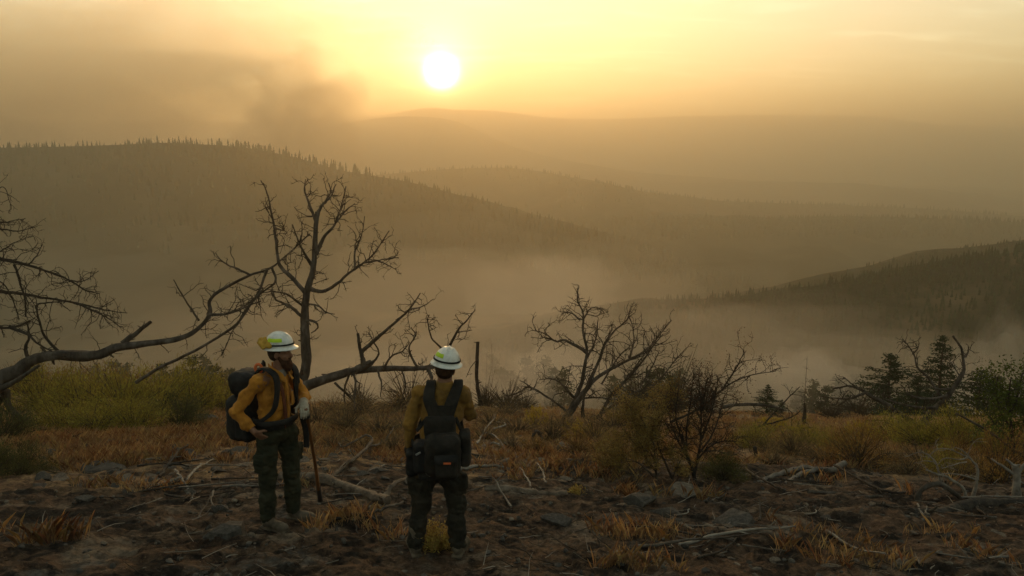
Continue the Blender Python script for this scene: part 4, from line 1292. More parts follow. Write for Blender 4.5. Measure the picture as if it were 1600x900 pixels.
# ------------------------------------------------------------------ grass, litter, stones
M_grass = leaf_mat('dry_orange_grass', [(0.24, 0.14, 0.07), (0.48, 0.27, 0.125), (0.52, 0.37, 0.20), (0.44, 0.24, 0.105)], 0.4, 0.35)
M_yellowgrass = leaf_mat('yellow_grass', [(0.30, 0.20, 0.05), (0.44, 0.31, 0.09)], 0.3, 0.35)
def visible_scatter(n, rng, y0=4.2, y1=34.0, margin=1.12):
    """Points on the near slope in front of the viewpoint, as dense in the picture far off as near."""
    y = np.exp(rng.uniform(np.log(y0), np.log(y1), n))
    x = rng.uniform(-1, 1, n) * (y * 800 / F * margin + 0.6)
    return x, y
def dry_grass():
    rng = np.random.default_rng(17)
    x, y = visible_scatter(26000, rng, 5.0, 34)
    edge = 0.12 * y - 0.04 * x - 1.42 + 2.2 * 0.5 * fbm2(x * 0.45, y * 0.45, 3, 0.5, 61)
    clumpy = fbm2(x / 0.9, y / 0.9, 3, 0.55, 62)
    keep = (edge + 0.35 * clumpy > rng.uniform(-0.05, 0.35, len(x))) | ((clumpy > 0.30) & (y > 5.6) & (rng.random(len(x)) < np.where(x < 2.0, 0.55, 0.22)))
    for fx, fy in STANCES: keep &= np.hypot(x - fx, y - fy) > 0.5
    x, y = x[keep], y[keep]
    z = ground_z(x, y)
    mb = MB()
    n = len(x)
    for q in range(10):
        h = rng.uniform(0.05, 0.21, n) ** 1.0 * (1 + 0.5 * np.clip(fbm2(x / 3, y / 3, 2, 0.5, 66), -0.8, 1))
        a = rng.uniform(0, 2 * pi, n)
        lean = rng.uniform(0.1, 0.9, n) * h
        b0 = np.stack([x + rng.normal(0, 0.035, n), y + rng.normal(0, 0.035, n), z - 0.01], -1)
        w = (0.0012 + 0.00011 * y)[:, None] * np.stack([np.cos(a + 1.57), np.sin(a + 1.57), np.zeros(n)], -1)
        mid = b0 + np.stack([np.cos(a) * lean * 0.35, np.sin(a) * lean * 0.35, h * 0.6], -1)
        tip = b0 + np.stack([np.cos(a) * lean, np.sin(a) * lean, h], -1)
        v = np.stack([b0 - w, b0 + w, mid + w * 0.7, tip, mid - w * 0.7], 1)
        mb.add(v.reshape(-1, 3), np.arange(5 * n).reshape(-1, 5))
    return mb
tag(dry_grass().build('dry_grass', M_grass), 'short dry orange grass over the slope', 'grass', kind='stuff')

def tuft(px, py, w, h, n, label, mat, seed):
    p = hit(px, py); s = p[1] / F
    rng = np.random.default_rng(seed)
    mb = MB()
    for k in range(n):
        a = rng.uniform(0, 6.28); e = rng.uniform(0.05, 1.0)
        b0 = p + np.array([cos(a), sin(a), 0]) * rng.uniform(0, w * s * 0.25) - np.array([0, 0, 0.02])
        d = np.array([cos(a) * e, sin(a) * e, 1.0])
        path = wander(b0, d, h * s * rng.uniform(0.6, 1.1), 5, 0.16, rng, 0.10 * e)
        tube(mb, path, np.linspace(0.0035, 0.0012, len(path)), 3, cap=False)
        c = path[-3:] + rng.normal(0, 0.015, (3, 3))
        leaves(mb, np.repeat(c, 3, 0), rng.normal(0, 1, (9, 3)) + np.array([0, 0, 1]), 0.035, 0.012, rng=rng)
    o = mb.build('grass_tuft', mat, origin=p)
    return tag(o, label, 'grass tuft')
tuft(681, 862, 44, 46, 110, 'yellow grass tuft between the boots of the right firefighter', M_yellowgrass, 71)
tuft(900, 779, 40, 10, 40, 'low yellow grass tuft at the end of the flat brown log', M_yellowgrass, 72)

def litter():
    rng = np.random.default_rng(23)
    x, y = visible_scatter(5200, rng, 4.4, 24)
    keep = fbm2(x / 0.8, y / 0.8, 3, 0.5, 95) > rng.uniform(-0.1, 0.5, len(x))
    x, y = x[keep], y[keep]
    z = ground_z(x, y)
    mb = MB()
    for k in range(len(x)):
        L_ = rng.uniform(0.05, 0.32) * (1 if rng.random() < 0.9 else 2.0)
        a = rng.uniform(0, 6.28)
        d = np.array([cos(a), sin(a), rng.normal(0, 0.15)])
        p = np.array([x[k], y[k], z[k] + 0.012])
        path = wander(p, d, L_, 3, 0.18, rng)
        path[:, 2] = np.maximum(path[:, 2], p[2] - 0.285 * (path[:, 1] - p[1]) - 0.005)
        tube(mb, path, np.linspace(0.0045, 0.0018, 4) * rng.uniform(0.6, 1.7), 3, mat=int(rng.random() < 0.42), cap=False)
    return mb
tag(litter().build('twig_litter', [M_twig, M_paletwig]), 'fine dead twigs littering the burnt soil', 'litter', kind='stuff')

M_rock = noise_mat('grey_brown_stone', [(0.060, 0.046, 0.034), (0.13, 0.102, 0.076), (0.22, 0.18, 0.135)], 5, 0.92, 0.6, 30, dist=0.02)
M_rockdark = noise_mat('sooty_stone', [(0.028, 0.025, 0.021), (0.07, 0.06, 0.05), (0.12, 0.105, 0.085)], 6, 0.92, 0.6, 30, dist=0.02)
def rock_mesh(seed, sub=3, flat=0.6):
    rng = np.random.default_rng(seed)
    v, f = ICO[sub]
    v = v.copy()
    for _ in range(16):                                      # cut planes give broken faces
        n = rng.normal(0, 1, 3); n /= np.linalg.norm(n)
        dd = v @ n
        lim = rng.uniform(0.45, 0.80)
        v = v - np.outer(np.maximum(dd - lim, 0), n)
    v = v * (1 + 0.10 * fbm(v * 2.2 + seed, 3, 0.5, seed))[:, None]
    v = v * np.array([1.0, 0.8, flat])
    return v, f
def pebbles():
    rng = np.random.default_rng(29)
    x, y = visible_scatter(9000, rng, 4.3, 24)
    m = fbm2(x / 1.4, y / 1.4, 3, 0.5, 91)
    keep = m > rng.uniform(-0.5, 0.3, len(x))
    x, y = x[keep], y[keep]
    z = ground_z(x, y)
    mb = MB()
    tv = [rock_mesh(300 + k, 1, 0.7) for k in range(6)]
    s = 0.007 + 0.05 * rng.random(len(x)) ** 3.5
    for k in range(len(x)):
        v, f = tv[k % 6]
        a = rng.uniform(0, 6.28)
        R = np.array([[cos(a), -sin(a), 0], [sin(a), cos(a), 0], [0, 0, 1]])
        mb.add((v @ R.T) * s[k] + np.array([x[k], y[k], z[k] + s[k] * 0.2]), f, int(rng.random() < 0.3))
    return mb
tag(pebbles().build('gravel', [M_rockdark, M_rock], smooth=False), 'loose pebbles and clods on the burnt soil', 'gravel', kind='stuff')

ROCK = []
for k in range(6):
    mb = MB(); v, f = rock_mesh(500 + k, 3, 0.55 + 0.08 * (k % 3)); mb.add(v, f)
    ROCK.append((mb.mesh('rock', M_rock, smooth=False), mb.mesh('rock', M_rockdark, smooth=False)))
def rock(px, py, w, h, label, group=None, dark=False, k=None, name='rock', cat='rock'):
    p = hit(px, py); s = p[1] / F / 2 * 1.05
    rng = np.random.default_rng(int(px * 13 + py * 3))
    k = rng.integers(0, 6) if k is None else k
    o = bpy.data.objects.new(name, ROCK[k][1 if dark else 0]); COL.objects.link(o)
    o.scale = (w * s, w * s * rng.uniform(0.7, 1.0), h * s * 1.7)
    o.location = (p[0], p[1], p[2] + h * s * 0.15)
    o.rotation_euler = (rng.normal(0, 0.12), rng.normal(0, 0.12), rng.uniform(-0.5, 0.5))
    return tag(o, label, cat, group)
rock(284, 712, 50, 30, 'large dark square boulder in orange grass left of the bearded firefighter', dark=True, k=1)
rock(372, 668, 60, 30, 'pale boulder against the bearded firefighter below his backpack', k=2)
rock(326, 662, 56, 34, 'rounded grey boulder at the end of the left thicket', dark=True, k=3)
rock(150, 728, 90, 22, 'long low rock ledge above the charred bank on the left', dark=True, k=4)
rock(72, 754, 44, 16, 'flat rock in orange grass low on the left', dark=True, k=0)
rock(360, 838, 90, 44, 'broad ashen mound-like rock by the bearded firefighter boots', dark=True, k=5)
rock(998, 796, 74, 34, 'dark blocky charred boulder before the twiggy bush', dark=True, k=1)
rock(1040, 812, 60, 34, 'sooty rounded boulder right of the blocky charred one', dark=True, k=2)
rock(870, 818, 66, 34, 'half-buried sooty boulder right of the firefighters in bare soil', dark=True, k=3)
rock(1070, 776, 84, 26, 'low rounded grey hump of rock below the tall dark shrub', k=4)
rock(1150, 826, 90, 30, 'broad sunken rock hump above the bark-stripped log', dark=True, k=5)
rock(1224, 838, 40, 14, 'flat pale slab tilted over the bark-stripped log', k=0)
rock(1504, 798, 24, 13, 'pale wedge stone lying on the blackened log', k=2)
rock(884, 706, 44, 24, 'grey boulder below the yellow flowering bush', k=4)
rock(895, 742, 22, 20, 'pale upright stone below the grey boulder', k=1)
rock(556, 742, 26, 10, 'flat pale stone beside the grey curled branch', k=0)
rock(588, 742, 30, 9, 'flat pale stone right of the grey curled branch', k=5)
rock(628, 722, 30, 12, 'small flat stone left of the right firefighter arm', k=3)
rock(474, 728, 30, 14, 'pale greenish stone behind the wooden tool handle', k=4)
rock(345, 802, 36, 22, 'black charred clod left of the bearded firefighter boots', dark=True, k=2)
rock(134, 788, 40, 20, 'black charred clod in the bank low on the left', dark=True, k=3)
rock(1352, 888, 22, 22, 'upright tan stone in the lower right foreground', k=1)
rock(1406, 890, 30, 26, 'split tan stone on the bottom edge at the lower right', k=5)
rock(1300, 884, 44, 10, 'thin tan slab in the lower right foreground', k=0)
rock(1378, 884, 24, 8, 'small thin tan slab between the upright and split stones', k=3)
rock(1556, 842, 34, 10, 'tan slab with a pale end in the lower right corner', k=4)
rr_ = np.random.default_rng(88)
for k in range(46):
    rock(rr_.uniform(20, 380), rr_.uniform(700, 772), rr_.uniform(14, 40), rr_.uniform(6, 14), 'weathered low stone half buried on the left middle slope', 'stones on the left slope', dark=rr_.random() < 0.5)
for k in range(40):
    rock(rr_.uniform(500, 960), rr_.uniform(690, 770), rr_.uniform(10, 30), rr_.uniform(5, 11), 'small flat stone strewn over the middle slope', 'stones on the middle slope', dark=rr_.random() < 0.35)
for k in range(30):
    rock(rr_.uniform(1040, 1600), rr_.uniform(770, 880), rr_.uniform(8, 26), rr_.uniform(5, 11), 'small stone half sunk in the bare soil at the right', 'stones in the right soil', dark=rr_.random() < 0.5)
# dead sticks strewn over the slope, each one loose
def stick_mesh(seed):
    rng = np.random.default_rng(seed)
    mb = MB()
    P = wander(np.array([-0.5, 0, 0.0]), np.array([1.0, 0.1, 0.02]), 1.0, 7, 0.16, rng)
    P[:, 2] = np.abs(P[:, 2]) * 0.4
    rad = np.linspace(0.017, 0.006, len(P))
    tube(mb, P, rad, 6, rough=0.35, seed=seed)
    twigs_on(mb, P, rad, rng, 3.0, 0.28, 0.0, 0.2, 1, up=0.15, rmax=0.007)
    return [mb.mesh('stick', m) for m in (M_bark, M_pale, M_dark, M_root)]
STICK = [stick_mesh(820 + k) for k in range(6)]
rs = np.random.default_rng(64)
def sticks(n, x0, x1, y0, y1, label, group):
    for k in range(n):
        p = hit(rs.uniform(x0, x1), rs.uniform(y0, y1))
        if min(np.hypot(p[0] - fx, p[1] - fy) for fx, fy in STANCES) < 0.5: continue
        L_ = rs.uniform(0.3, 1.3)
        a = rs.uniform(-pi, pi)
        o = bpy.data.objects.new('stick', STICK[rs.integers(0, 6)][rs.choice([0, 1, 2, 3], p=[0.3, 0.2, 0.25, 0.25])]); COL.objects.link(o)
        d = np.array([cos(a), sin(a)]) * L_ * 0.45
        z0, z1 = gz(p[0] - d[0], p[1] - d[1]), gz(p[0] + d[0], p[1] + d[1])
        o.location = (p[0], p[1], max((z0 + z1) / 2, p[2]) + 0.015)
        o.rotation_euler = (0, -math.atan2(z1 - z0, L_ * 0.9), a)
        o.scale = (L_, L_ * 0.9, L_ * 0.9)
        tag(o, label, 'stick', group)
sticks(34, 40, 420, 690, 800, 'loose dead stick strewn on the stony left slope', 'sticks on the left slope')
sticks(44, 440, 960, 690, 790, 'loose dead stick strewn on the middle slope behind the firefighters', 'sticks on the middle slope')
sticks(30, 960, 1600, 760, 880, 'loose dead stick lying in the bare soil at the right', 'sticks in the right soil')
# ------------------------------------------------------------------ soft bodies from distance fields
class SDF:
    """A distance field on a grid, blended from tapered capsules, ellipsoids and rounded boxes, meshed with surface nets."""
    def __init__(self, lo, hi, h):
        self.lo = np.array(lo, float); self.h = h
        self.n = np.ceil((np.array(hi, float) - self.lo) / h).astype(int) + 1
        self.S = np.full(self.n, 0.5, np.float32)
    def _block(self, lo, hi, k):
        m = k + 2.5 * self.h
        i0 = np.clip(np.floor((lo - m - self.lo) / self.h).astype(int), 0, self.n - 1)
        i1 = np.clip(np.ceil((hi + m - self.lo) / self.h).astype(int) + 1, 1, self.n)
        sl = tuple(slice(a, b) for a, b in zip(i0, i1))
        ax = [self.lo[a] + self.h * np.arange(i0[a], i1[a]) for a in range(3)]
        X, Y, Z = np.meshgrid(*ax, indexing='ij')
        return sl, np.stack([X, Y, Z], -1)
    def _join(self, sl, d, k, sub=False):
        s = self.S[sl]
        d = d.astype(np.float32)
        if sub:
            a, b = s, -d
            if k > 0:
                h = np.clip(0.5 - 0.5 * (a - b) / k, 0, 1)
                self.S[sl] = a * (1 - h) + b * h + k * h * (1 - h)
            else: self.S[sl] = np.maximum(a, b)
        elif k > 0:
            h = np.clip(0.5 + 0.5 * (s - d) / k, 0, 1)
            self.S[sl] = s * (1 - h) + d * h - k * h * (1 - h)
        else:
            self.S[sl] = np.minimum(s, d)
        return self
    def cone(self, a, b, ra, rb, k=0.02, sub=False):
        a, b = np.array(a, float), np.array(b, float)
        r = max(ra, rb)
        sl, P = self._block(np.minimum(a, b) - r, np.maximum(a, b) + r, k)
        ab = b - a
        t = np.clip(((P - a) @ ab) / (ab @ ab + 1e-12), 0, 1)
        d = np.linalg.norm(P - a - t[..., None] * ab, axis=-1) - (ra + (rb - ra) * t)
        return self._join(sl, d, k, sub)
    def chain(self, pts, rad, k=0.02, sub=False):
        for i in range(len(pts) - 1): self.cone(pts[i], pts[i + 1], rad[i], rad[i + 1], k, sub)
        return self
    def ell(self, c, r, axes=None, k=0.02, sub=False):
        c, r = np.array(c, float), np.array(r, float)
        A = np.eye(3) if axes is None else np.array(axes, float)
        R = r.max()
        sl, P = self._block(c - R, c + R, k)
        q = (P - c) @ A.T
        k0 = np.linalg.norm(q / r, axis=-1)
        k1 = np.linalg.norm(q / (r * r), axis=-1) + 1e-9
        d = k0 * (k0 - 1) / k1
        return self._join(sl, d, k, sub)
    def box(self, c, half, rnd, axes=None, k=0.015, sub=False):
        c, half = np.array(c, float), np.array(half, float)
        A = np.eye(3) if axes is None else np.array(axes, float)
        R = np.linalg.norm(half)
        sl, P = self._block(c - R, c + R, k)
        q = np.abs((P - c) @ A.T) - (half - rnd)
        d = np.linalg.norm(np.maximum(q, 0), axis=-1) + np.minimum(q.max(-1), 0) - rnd
        return self._join(sl, d, k, sub)
    def cut(self, point, normal):
        """Remove everything on the normal's side."""
        n = np.array(normal, float); n /= np.linalg.norm(n)
        ax = [self.lo[a] + self.h * np.arange(self.n[a]) for a in range(3)]
        X, Y, Z = np.meshgrid(*ax, indexing='ij')
        d = -((X - point[0]) * n[0] + (Y - point[1]) * n[1] + (Z - point[2]) * n[2])
        self.S = np.maximum(self.S, -d.astype(np.float32))
        return self
    def wrinkle(self, amp, scale, seed, stretch=(1, 1, 1), ridged=False):
        idx = np.nonzero(np.abs(self.S) < 0.03)
        P = self.lo + self.h * np.stack(idx, -1)
        n = fbm(P * np.array(stretch) * scale + seed, 3, 0.5, seed)
        if ridged: n = 1 - 2 * np.abs(n)
        self.S[idx] += (amp * n).astype(np.float32)
        return self
    def mesh(self, mb, mat=0, smooth_it=1):
        S = np.pad(self.S, 1, constant_values=0.5)
        nx, ny, nz = S.shape
        neg = S < 0
        c = [S[a:nx - 1 + a, b:ny - 1 + b, e:nz - 1 + e] for a in (0, 1) for b in (0, 1) for e in (0, 1)]
        cn = sum((q < 0).astype(np.int8) for q in c)
        act = (cn > 0) & (cn < 8)
        idx = np.nonzero(act)
        corner = np.stack([q[idx] for q in c], -1).astype(float)
        off = np.array([(a, b, e) for a in (0, 1) for b in (0, 1) for e in (0, 1)], float)
        acc = np.zeros((len(idx[0]), 3)); cnt = np.zeros(len(idx[0]))
        for i in range(8):
            for j in range(i + 1, 8):
                if np.abs(off[i] - off[j]).sum() != 1: continue
                a, b = corner[:, i], corner[:, j]
                m = (a < 0) != (b < 0)
                t = np.where(m, a / np.where(m, a - b, 1), 0)
                acc += np.where(m[:, None], off[i] + (off[j] - off[i]) * t[:, None], 0)
                cnt += m
        V = (np.stack(idx, -1) + acc / cnt[:, None] - 1) * self.h + self.lo
        vid = np.full(act.shape, -1, np.int64); vid[idx] = np.arange(len(V))
        quads = []
        for ax in range(3):
            u, w = (ax + 1) % 3, (ax + 2) % 3
            sa = [slice(None)] * 3; sb = [slice(None)] * 3
            sa[ax] = slice(0, -1); sb[ax] = slice(1, None)
            e = neg[tuple(sa)] != neg[tuple(sb)]
            pos = np.stack(np.nonzero(e), -1)
            if not len(pos): continue
            ok = np.ones(len(pos), bool)
            for d in (u, w): ok &= (pos[:, d] > 0) & (pos[:, d] < S.shape[d] - 1)
            pos = pos[ok]
            inside = neg[tuple(pos.T)]
            def cell(du, dw):
                q = pos.copy(); q[:, u] -= du; q[:, w] -= dw
                return vid[tuple(q.T)]
            Q = np.stack([cell(1, 1), cell(0, 1), cell(0, 0), cell(1, 0)], -1)
            Q = np.where(inside[:, None], Q, Q[:, ::-1])
            quads.append(Q)
        Q = np.concatenate(quads)
        Q = Q[(Q >= 0).all(1)]
        mb.add(V, Q, mat)
        return mb
    def build(self, name, mat, parent, smooth=True):
        mb = MB(); self.mesh(mb)
        return mb.build(name, mat, parent, smooth=smooth)

# cloth, skin and gear
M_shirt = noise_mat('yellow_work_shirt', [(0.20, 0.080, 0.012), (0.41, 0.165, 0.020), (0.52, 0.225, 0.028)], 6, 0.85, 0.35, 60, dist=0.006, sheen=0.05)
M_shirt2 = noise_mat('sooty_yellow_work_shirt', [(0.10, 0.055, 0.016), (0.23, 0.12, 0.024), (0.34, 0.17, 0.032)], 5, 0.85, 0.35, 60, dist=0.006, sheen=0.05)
M_pants = noise_mat('dark_green_work_trousers', [(0.014, 0.016, 0.009), (0.028, 0.029, 0.016), (0.044, 0.042, 0.024)], 6, 0.9, 0.35, 60, dist=0.006)
M_pants2 = noise_mat('sooty_work_trousers', [(0.013, 0.012, 0.009), (0.025, 0.022, 0.015), (0.042, 0.035, 0.024)], 6, 0.9, 0.35, 60, dist=0.006)
M_skin = noise_mat('sunburnt_skin', [(0.20, 0.095, 0.055), (0.27, 0.135, 0.080)], 14, 0.6, 0.1, 80, dist=0.003, spec=0.35)
M_hair = noise_mat('brown_hair', [(0.020, 0.010, 0.006), (0.05, 0.025, 0.013)], 40, 0.8, 0.6, 130, (1, 1, 0.3), dist=0.01)
M_beard = noise_mat('reddish_beard', [(0.030, 0.013, 0.007), (0.075, 0.032, 0.015)], 40, 0.85, 0.7, 130, dist=0.01)
M_boot = noise_mat('dusty_leather', [(0.045, 0.035, 0.024), (0.11, 0.085, 0.058), (0.17, 0.13, 0.09)], 10, 0.85, 0.4, 60, dist=0.005)
M_glove = noise_mat('pale_leather_glove', [(0.26, 0.22, 0.16), (0.40, 0.35, 0.27)], 20, 0.8, 0.4, 90, dist=0.004)
M_gloved = noise_mat('sooty_glove', [(0.020, 0.018, 0.015), (0.05, 0.042, 0.033)], 20, 0.85, 0.4, 90, dist=0.004)
M_black = noise_mat('black_nylon', [(0.008, 0.008, 0.008), (0.018, 0.017, 0.016), (0.032, 0.030, 0.027)], 9, 0.75, 0.5, 90, dist=0.005)
M_nylon2 = noise_mat('dusty_dark_nylon', [(0.010, 0.009, 0.007), (0.021, 0.018, 0.014), (0.040, 0.033, 0.026)], 8, 0.85, 0.5, 80, dist=0.005)
M_helmet = noise_mat('white_hard_hat', [(0.42, 0.39, 0.33), (0.70, 0.68, 0.62), (0.80, 0.79, 0.74)], 11, 0.42, 0.05, 40, dist=0.002, spec=0.5)
M_strip = noise_mat('yellow_green_reflective', [(0.40, 0.55, 0.02), (0.55, 0.70, 0.04)], 20, 0.5, 0.0)
M_shroud = noise_mat('yellow_folded_shroud', [(0.34, 0.19, 0.025), (0.52, 0.31, 0.05)], 14, 0.85, 0.5, 60, dist=0.006)
M_wood = noise_mat('oiled_wood_handle', [(0.12, 0.050, 0.018), (0.25, 0.11, 0.036)], 9, 0.55, 0.2, 60, (1, 1, 0.2), dist=0.003, spec=0.4)
M_steel = noise_mat('dark_tool_steel', [(0.012, 0.012, 0.012), (0.05, 0.048, 0.045)], 12, 0.5, 0.2, 60, dist=0.002, spec=0.5)
M_redstrip = noise_mat('dark_red_strip', [(0.075, 0.022, 0.010), (0.13, 0.04, 0.018)], 20, 0.8, 0.2, 90, dist=0.002)
M_orange = noise_mat('orange_flagging', [(0.55, 0.11, 0.03), (0.70, 0.18, 0.06)], 20, 0.6, 0.1, 90, dist=0.002)
M_tee = noise_mat('grey_undershirt', [(0.16, 0.14, 0.12), (0.24, 0.21, 0.18)], 20, 0.9, 0.2, 90, dist=0.003)
M_grey = noise_mat('grey_webbing', [(0.14, 0.13, 0.12), (0.26, 0.245, 0.22)], 20, 0.7, 0.2, 90, dist=0.002)

def frame(f):
    """Body axes (right, forward, up) for a facing direction in plan."""
    f = np.array([f[0], f[1], 0.0]); f /= np.linalg.norm(f)
    r = np.array([f[1], -f[0], 0.0])
    return np.array([r, f, [0, 0, 1.0]])

def hand(s, wrist, d, palm, thumb, size=1.0, curl=0.5, r=0.0105, grip=None):
    """Palm, four unequal bent fingers and a side thumb. d: towards the knuckles, palm: palm normal, thumb: thumb side."""
    d = np.array(d, float); d /= np.linalg.norm(d)
    p = np.array(palm, float); p -= d * (p @ d); p /= np.linalg.norm(p)
    t = np.array(thumb, float); t -= d * (t @ d) + p * (t @ p); t /= np.linalg.norm(t)
    w = np.array(wrist, float)
    s.ell(w + d * 0.048 * size, np.array([0.040, 0.050, 0.019]) * size, [t, d, p], 0.012)
    for k, (o, L_) in enumerate(zip((0.029, 0.010, -0.010, -0.028), (0.072, 0.080, 0.074, 0.058))):
        q = w + d * 0.090 * size + t * o * size
        dd = d.copy()
        for j, part in enumerate((0.45, 0.32, 0.23)):
            a = curl * (0.55 + 0.45 * j)
            dd = dd * cos(a) + p * sin(a)
            pp = dd - 0
            e = q + pp * L_ * part * size
            s.cone(q, e, r * (1 - 0.08 * j) * size, r * (0.92 - 0.08 * j) * size, 0.004)
            q = e
            p2 = p * cos(a) - d * 0  # keep curling towards the palm
            dd /= np.linalg.norm(dd)
    q = w + d * 0.025 * size + t * 0.032 * size
    e = q + (t * 0.75 + d * 0.6 + p * 0.35) * 0.040 * size
    s.cone(q, e, r * 1.35 * size, r * 1.1 * size, 0.008)
    s.cone(e, e + (d * 0.8 + t * 0.15 + p * 0.5 * (curl + 0.3)) * 0.034 * size, r * 1.1 * size, r * 0.9 * size, 0.004)
    return s

def head(s, c, A, beard=False):
    """Skull, jaw, nose, brow, lips and ears. c: head centre; A: rows right, forward, up."""
    r, f, u = A
    g = lambda x, y, z: c + r * x + f * y + u * z
    s.ell(g(0, -0.008, 0.028), (0.074, 0.094, 0.092), A, 0.01)
    s.ell(g(0, 0.022, -0.040), (0.056, 0.068, 0.070), A, 0.03)
    s.ell(g(0, 0.055, -0.082), (0.030, 0.028, 0.024), A, 0.025)
    s.cone(g(0, 0.086, 0.016), g(0, 0.108, -0.022), 0.009, 0.014, 0.012)
    s.cone(g(-0.045, 0.070, 0.026), g(0.045, 0.070, 0.026), 0.013, 0.013, 0.014)
    for e in (-1, 1):
        s.ell(g(e * 0.031, 0.083, 0.006), (0.015, 0.011, 0.011), A, 0.004, True)
        s.ell(g(e * 0.031, 0.072, 0.006), (0.0125, 0.0125, 0.0125), A, 0.002)
        s.ell(g(e * 0.074, -0.010, -0.008), (0.010, 0.020, 0.033), A, 0.006)
        s.ell(g(e * 0.040, 0.060, -0.022), (0.020, 0.018, 0.018), A, 0.02)
    s.cone(g(-0.020, 0.083, -0.052), g(0.020, 0.083, -0.052), 0.0085, 0.0085, 0.006)
    s.cone(g(-0.016, 0.080, -0.065), g(0.016, 0.080, -0.065), 0.0085, 0.0085, 0.006)
    return s

def helmet(parent, c, A, name='helmet', strip_from=-1.0, strip_to=0.5, side=-1, band=True, shroud=True):
    """Full-brim hard hat: ribbed dome and flared brim with strip and band; c: centre of the rim plane."""
    r, f, u = A
    na, nt_ = 72, 26
    a = np.arange(na) * 2 * pi / na
    rings = []
    rx, ry, rz = 0.110, 0.130, 0.122
    for k in range(nt_ + 1):
        t = k / nt_
        if t < 0.72:
            th = (t / 0.72) * pi / 2                                 # crown to rim
            rad, z = sin(th), cos(th)
            X = rx * rad * np.cos(a); Y = ry * rad * np.sin(a); Z = np.full(na, rz * z)
            ridge_ = 0.010 * np.exp(-(X / 0.012) ** 2) + 0.006 * (np.exp(-((np.abs(X) - 0.040) / 0.009) ** 2))
            Z = Z + ridge_ * sstep(0.15, 0.6, z)
        else:
            w = (t - 0.72) / 0.28
            ext = 0.027 + 0.018 * np.maximum(np.sin(a), 0) ** 2 + 0.004 * np.maximum(-np.sin(a), 0)
            X = (rx + ext * w) * np.cos(a); Y = (ry + ext * w) * np.sin(a)
            Z = np.full(na, -0.004 - 0.020 * w ** 1.4)
        rings.append(np.stack([X, Y, Z], -1))
    # underside for thickness
    for k in range(nt_, -1, -1):
        q = rings[k].copy()
        q[:, :2] *= 0.985; q[:, 2] -= 0.004
        rings.append(q)
    G = np.array(rings)
    W = c + G[..., 0, None] * r + G[..., 1, None] * f + G[..., 2, None] * u
    mb = MB(); mb.add(W.reshape(-1, 3), grid_faces(len(rings), na, True)[:, ::-1])
    o = mb.build(name, M_helmet, parent)
    def patch(nm, a0, a1, z0, z1, mat, off, thick=0.004, slope=0.0):
        aa = np.linspace(a0, a1, 28); zz = np.linspace(z0, z1, 5)
        rows = []
        for ou in (off, off + thick):
            for z in zz:
                zq = z + slope * np.linspace(-0.5, 0.5, 28)
                s_ = np.sqrt(np.clip(1 - (zq / rz) ** 2, 0.05, 1))
                rows.append(np.stack([(rx * s_ + ou) * np.cos(aa), (ry * s_ + ou) * np.sin(aa), zq], -1))
        outer = np.array(rows[5:]); inner = np.array(rows[:5])[::-1]
        G2 = np.concatenate([outer, inner, outer[:1]])
        W2 = c + G2[..., 0, None] * r + G2[..., 1, None] * f + G2[..., 2, None] * u
        m2 = MB(); m2.add(W2.reshape(-1, 3), grid_faces(len(G2), 28))
        return m2.build(nm, mat, o, smooth=False)
    patch('reflective_strip', strip_from, strip_to, 0.048, 0.078, M_strip, 0.001)
    if band: patch('head_strap', -pi, pi, 0.012, 0.026, M_black, 0.002, 0.006)
    return o

def ribbon(name, pts, width, thick, mat, parent, up=None, n=26):
    """A webbing strap along pts: flat section, width across."""
    P = catmull(np.array(pts, float), n)
    T = np.gradient(P, axis=0); T /= np.linalg.norm(T, axis=1)[:, None]
    out = np.array(up, float)
    if out.ndim == 1: out = np.repeat(out[None], n, 0)
    else: out = catmull(out, n)
    Wd = np.cross(T, out); Wd /= np.linalg.norm(Wd, axis=1)[:, None] + 1e-9
    Nn = np.cross(Wd, T)
    w = np.broadcast_to(np.asarray(width, float), (n,)) if np.ndim(width) == 0 else np.interp(np.linspace(0, 1, n), np.linspace(0, 1, len(width)), width)
    sec = []
    for sx, sz in ((-1, -0.6), (-0.8, -1), (0.8, -1), (1, -0.6), (1, 0.6), (0.8, 1), (-0.8, 1), (-1, 0.6)):
        sec.append(P + Wd * (w * 0.5 * sx)[:, None] + Nn * thick * 0.5 * sz)
    G = np.array(sec).transpose(1, 0, 2)
    mb = MB(); mb.add(G.reshape(-1, 3), grid_faces(n, 8, True))
    for k in (0, n - 1): mb.add(G[k], [list(range(8)) if k else list(range(7, -1, -1))])
    return mb.build(name, mat, parent)

def boots(parent, ankles, toes):
    for a, t in zip(ankles, toes):
        a, t = np.array(a, float), np.array(t, float)
        d = t - a; d[2] = 0; d /= np.linalg.norm(d)
        s = SDF(np.minimum(a, t) - [0.12, 0.12, 0.12], np.maximum(a, t) + [0.12, 0.12, 0.24], 0.0085)
        ax = np.array([[d[1], -d[0], 0], d, [0, 0, 1.0]])
        heel = a - d * 0.045
        g = lambda y, z: np.array([heel[0] + d[0] * y, heel[1] + d[1] * y, z])
        s.cone([a[0], a[1], 0.24], [a[0], a[1], 0.08], 0.060, 0.056, 0.02)
        s.ell(g(0.05, 0.06), (0.044, 0.075, 0.060), ax, 0.02)
        s.ell(g(0.17, 0.045), (0.050, 0.100, 0.046), ax, 0.03)
        s.ell(g(0.235, 0.040), (0.046, 0.050, 0.040), ax, 0.02)
        s.box(g(0.13, 0.006), (0.047, 0.155, 0.016), 0.012, ax, 0.004)
        s.cut([0, 0, -0.012], (0, 0, -1))
        s.wrinkle(0.003, 22, 3)
        s.build('boot', M_boot, parent)

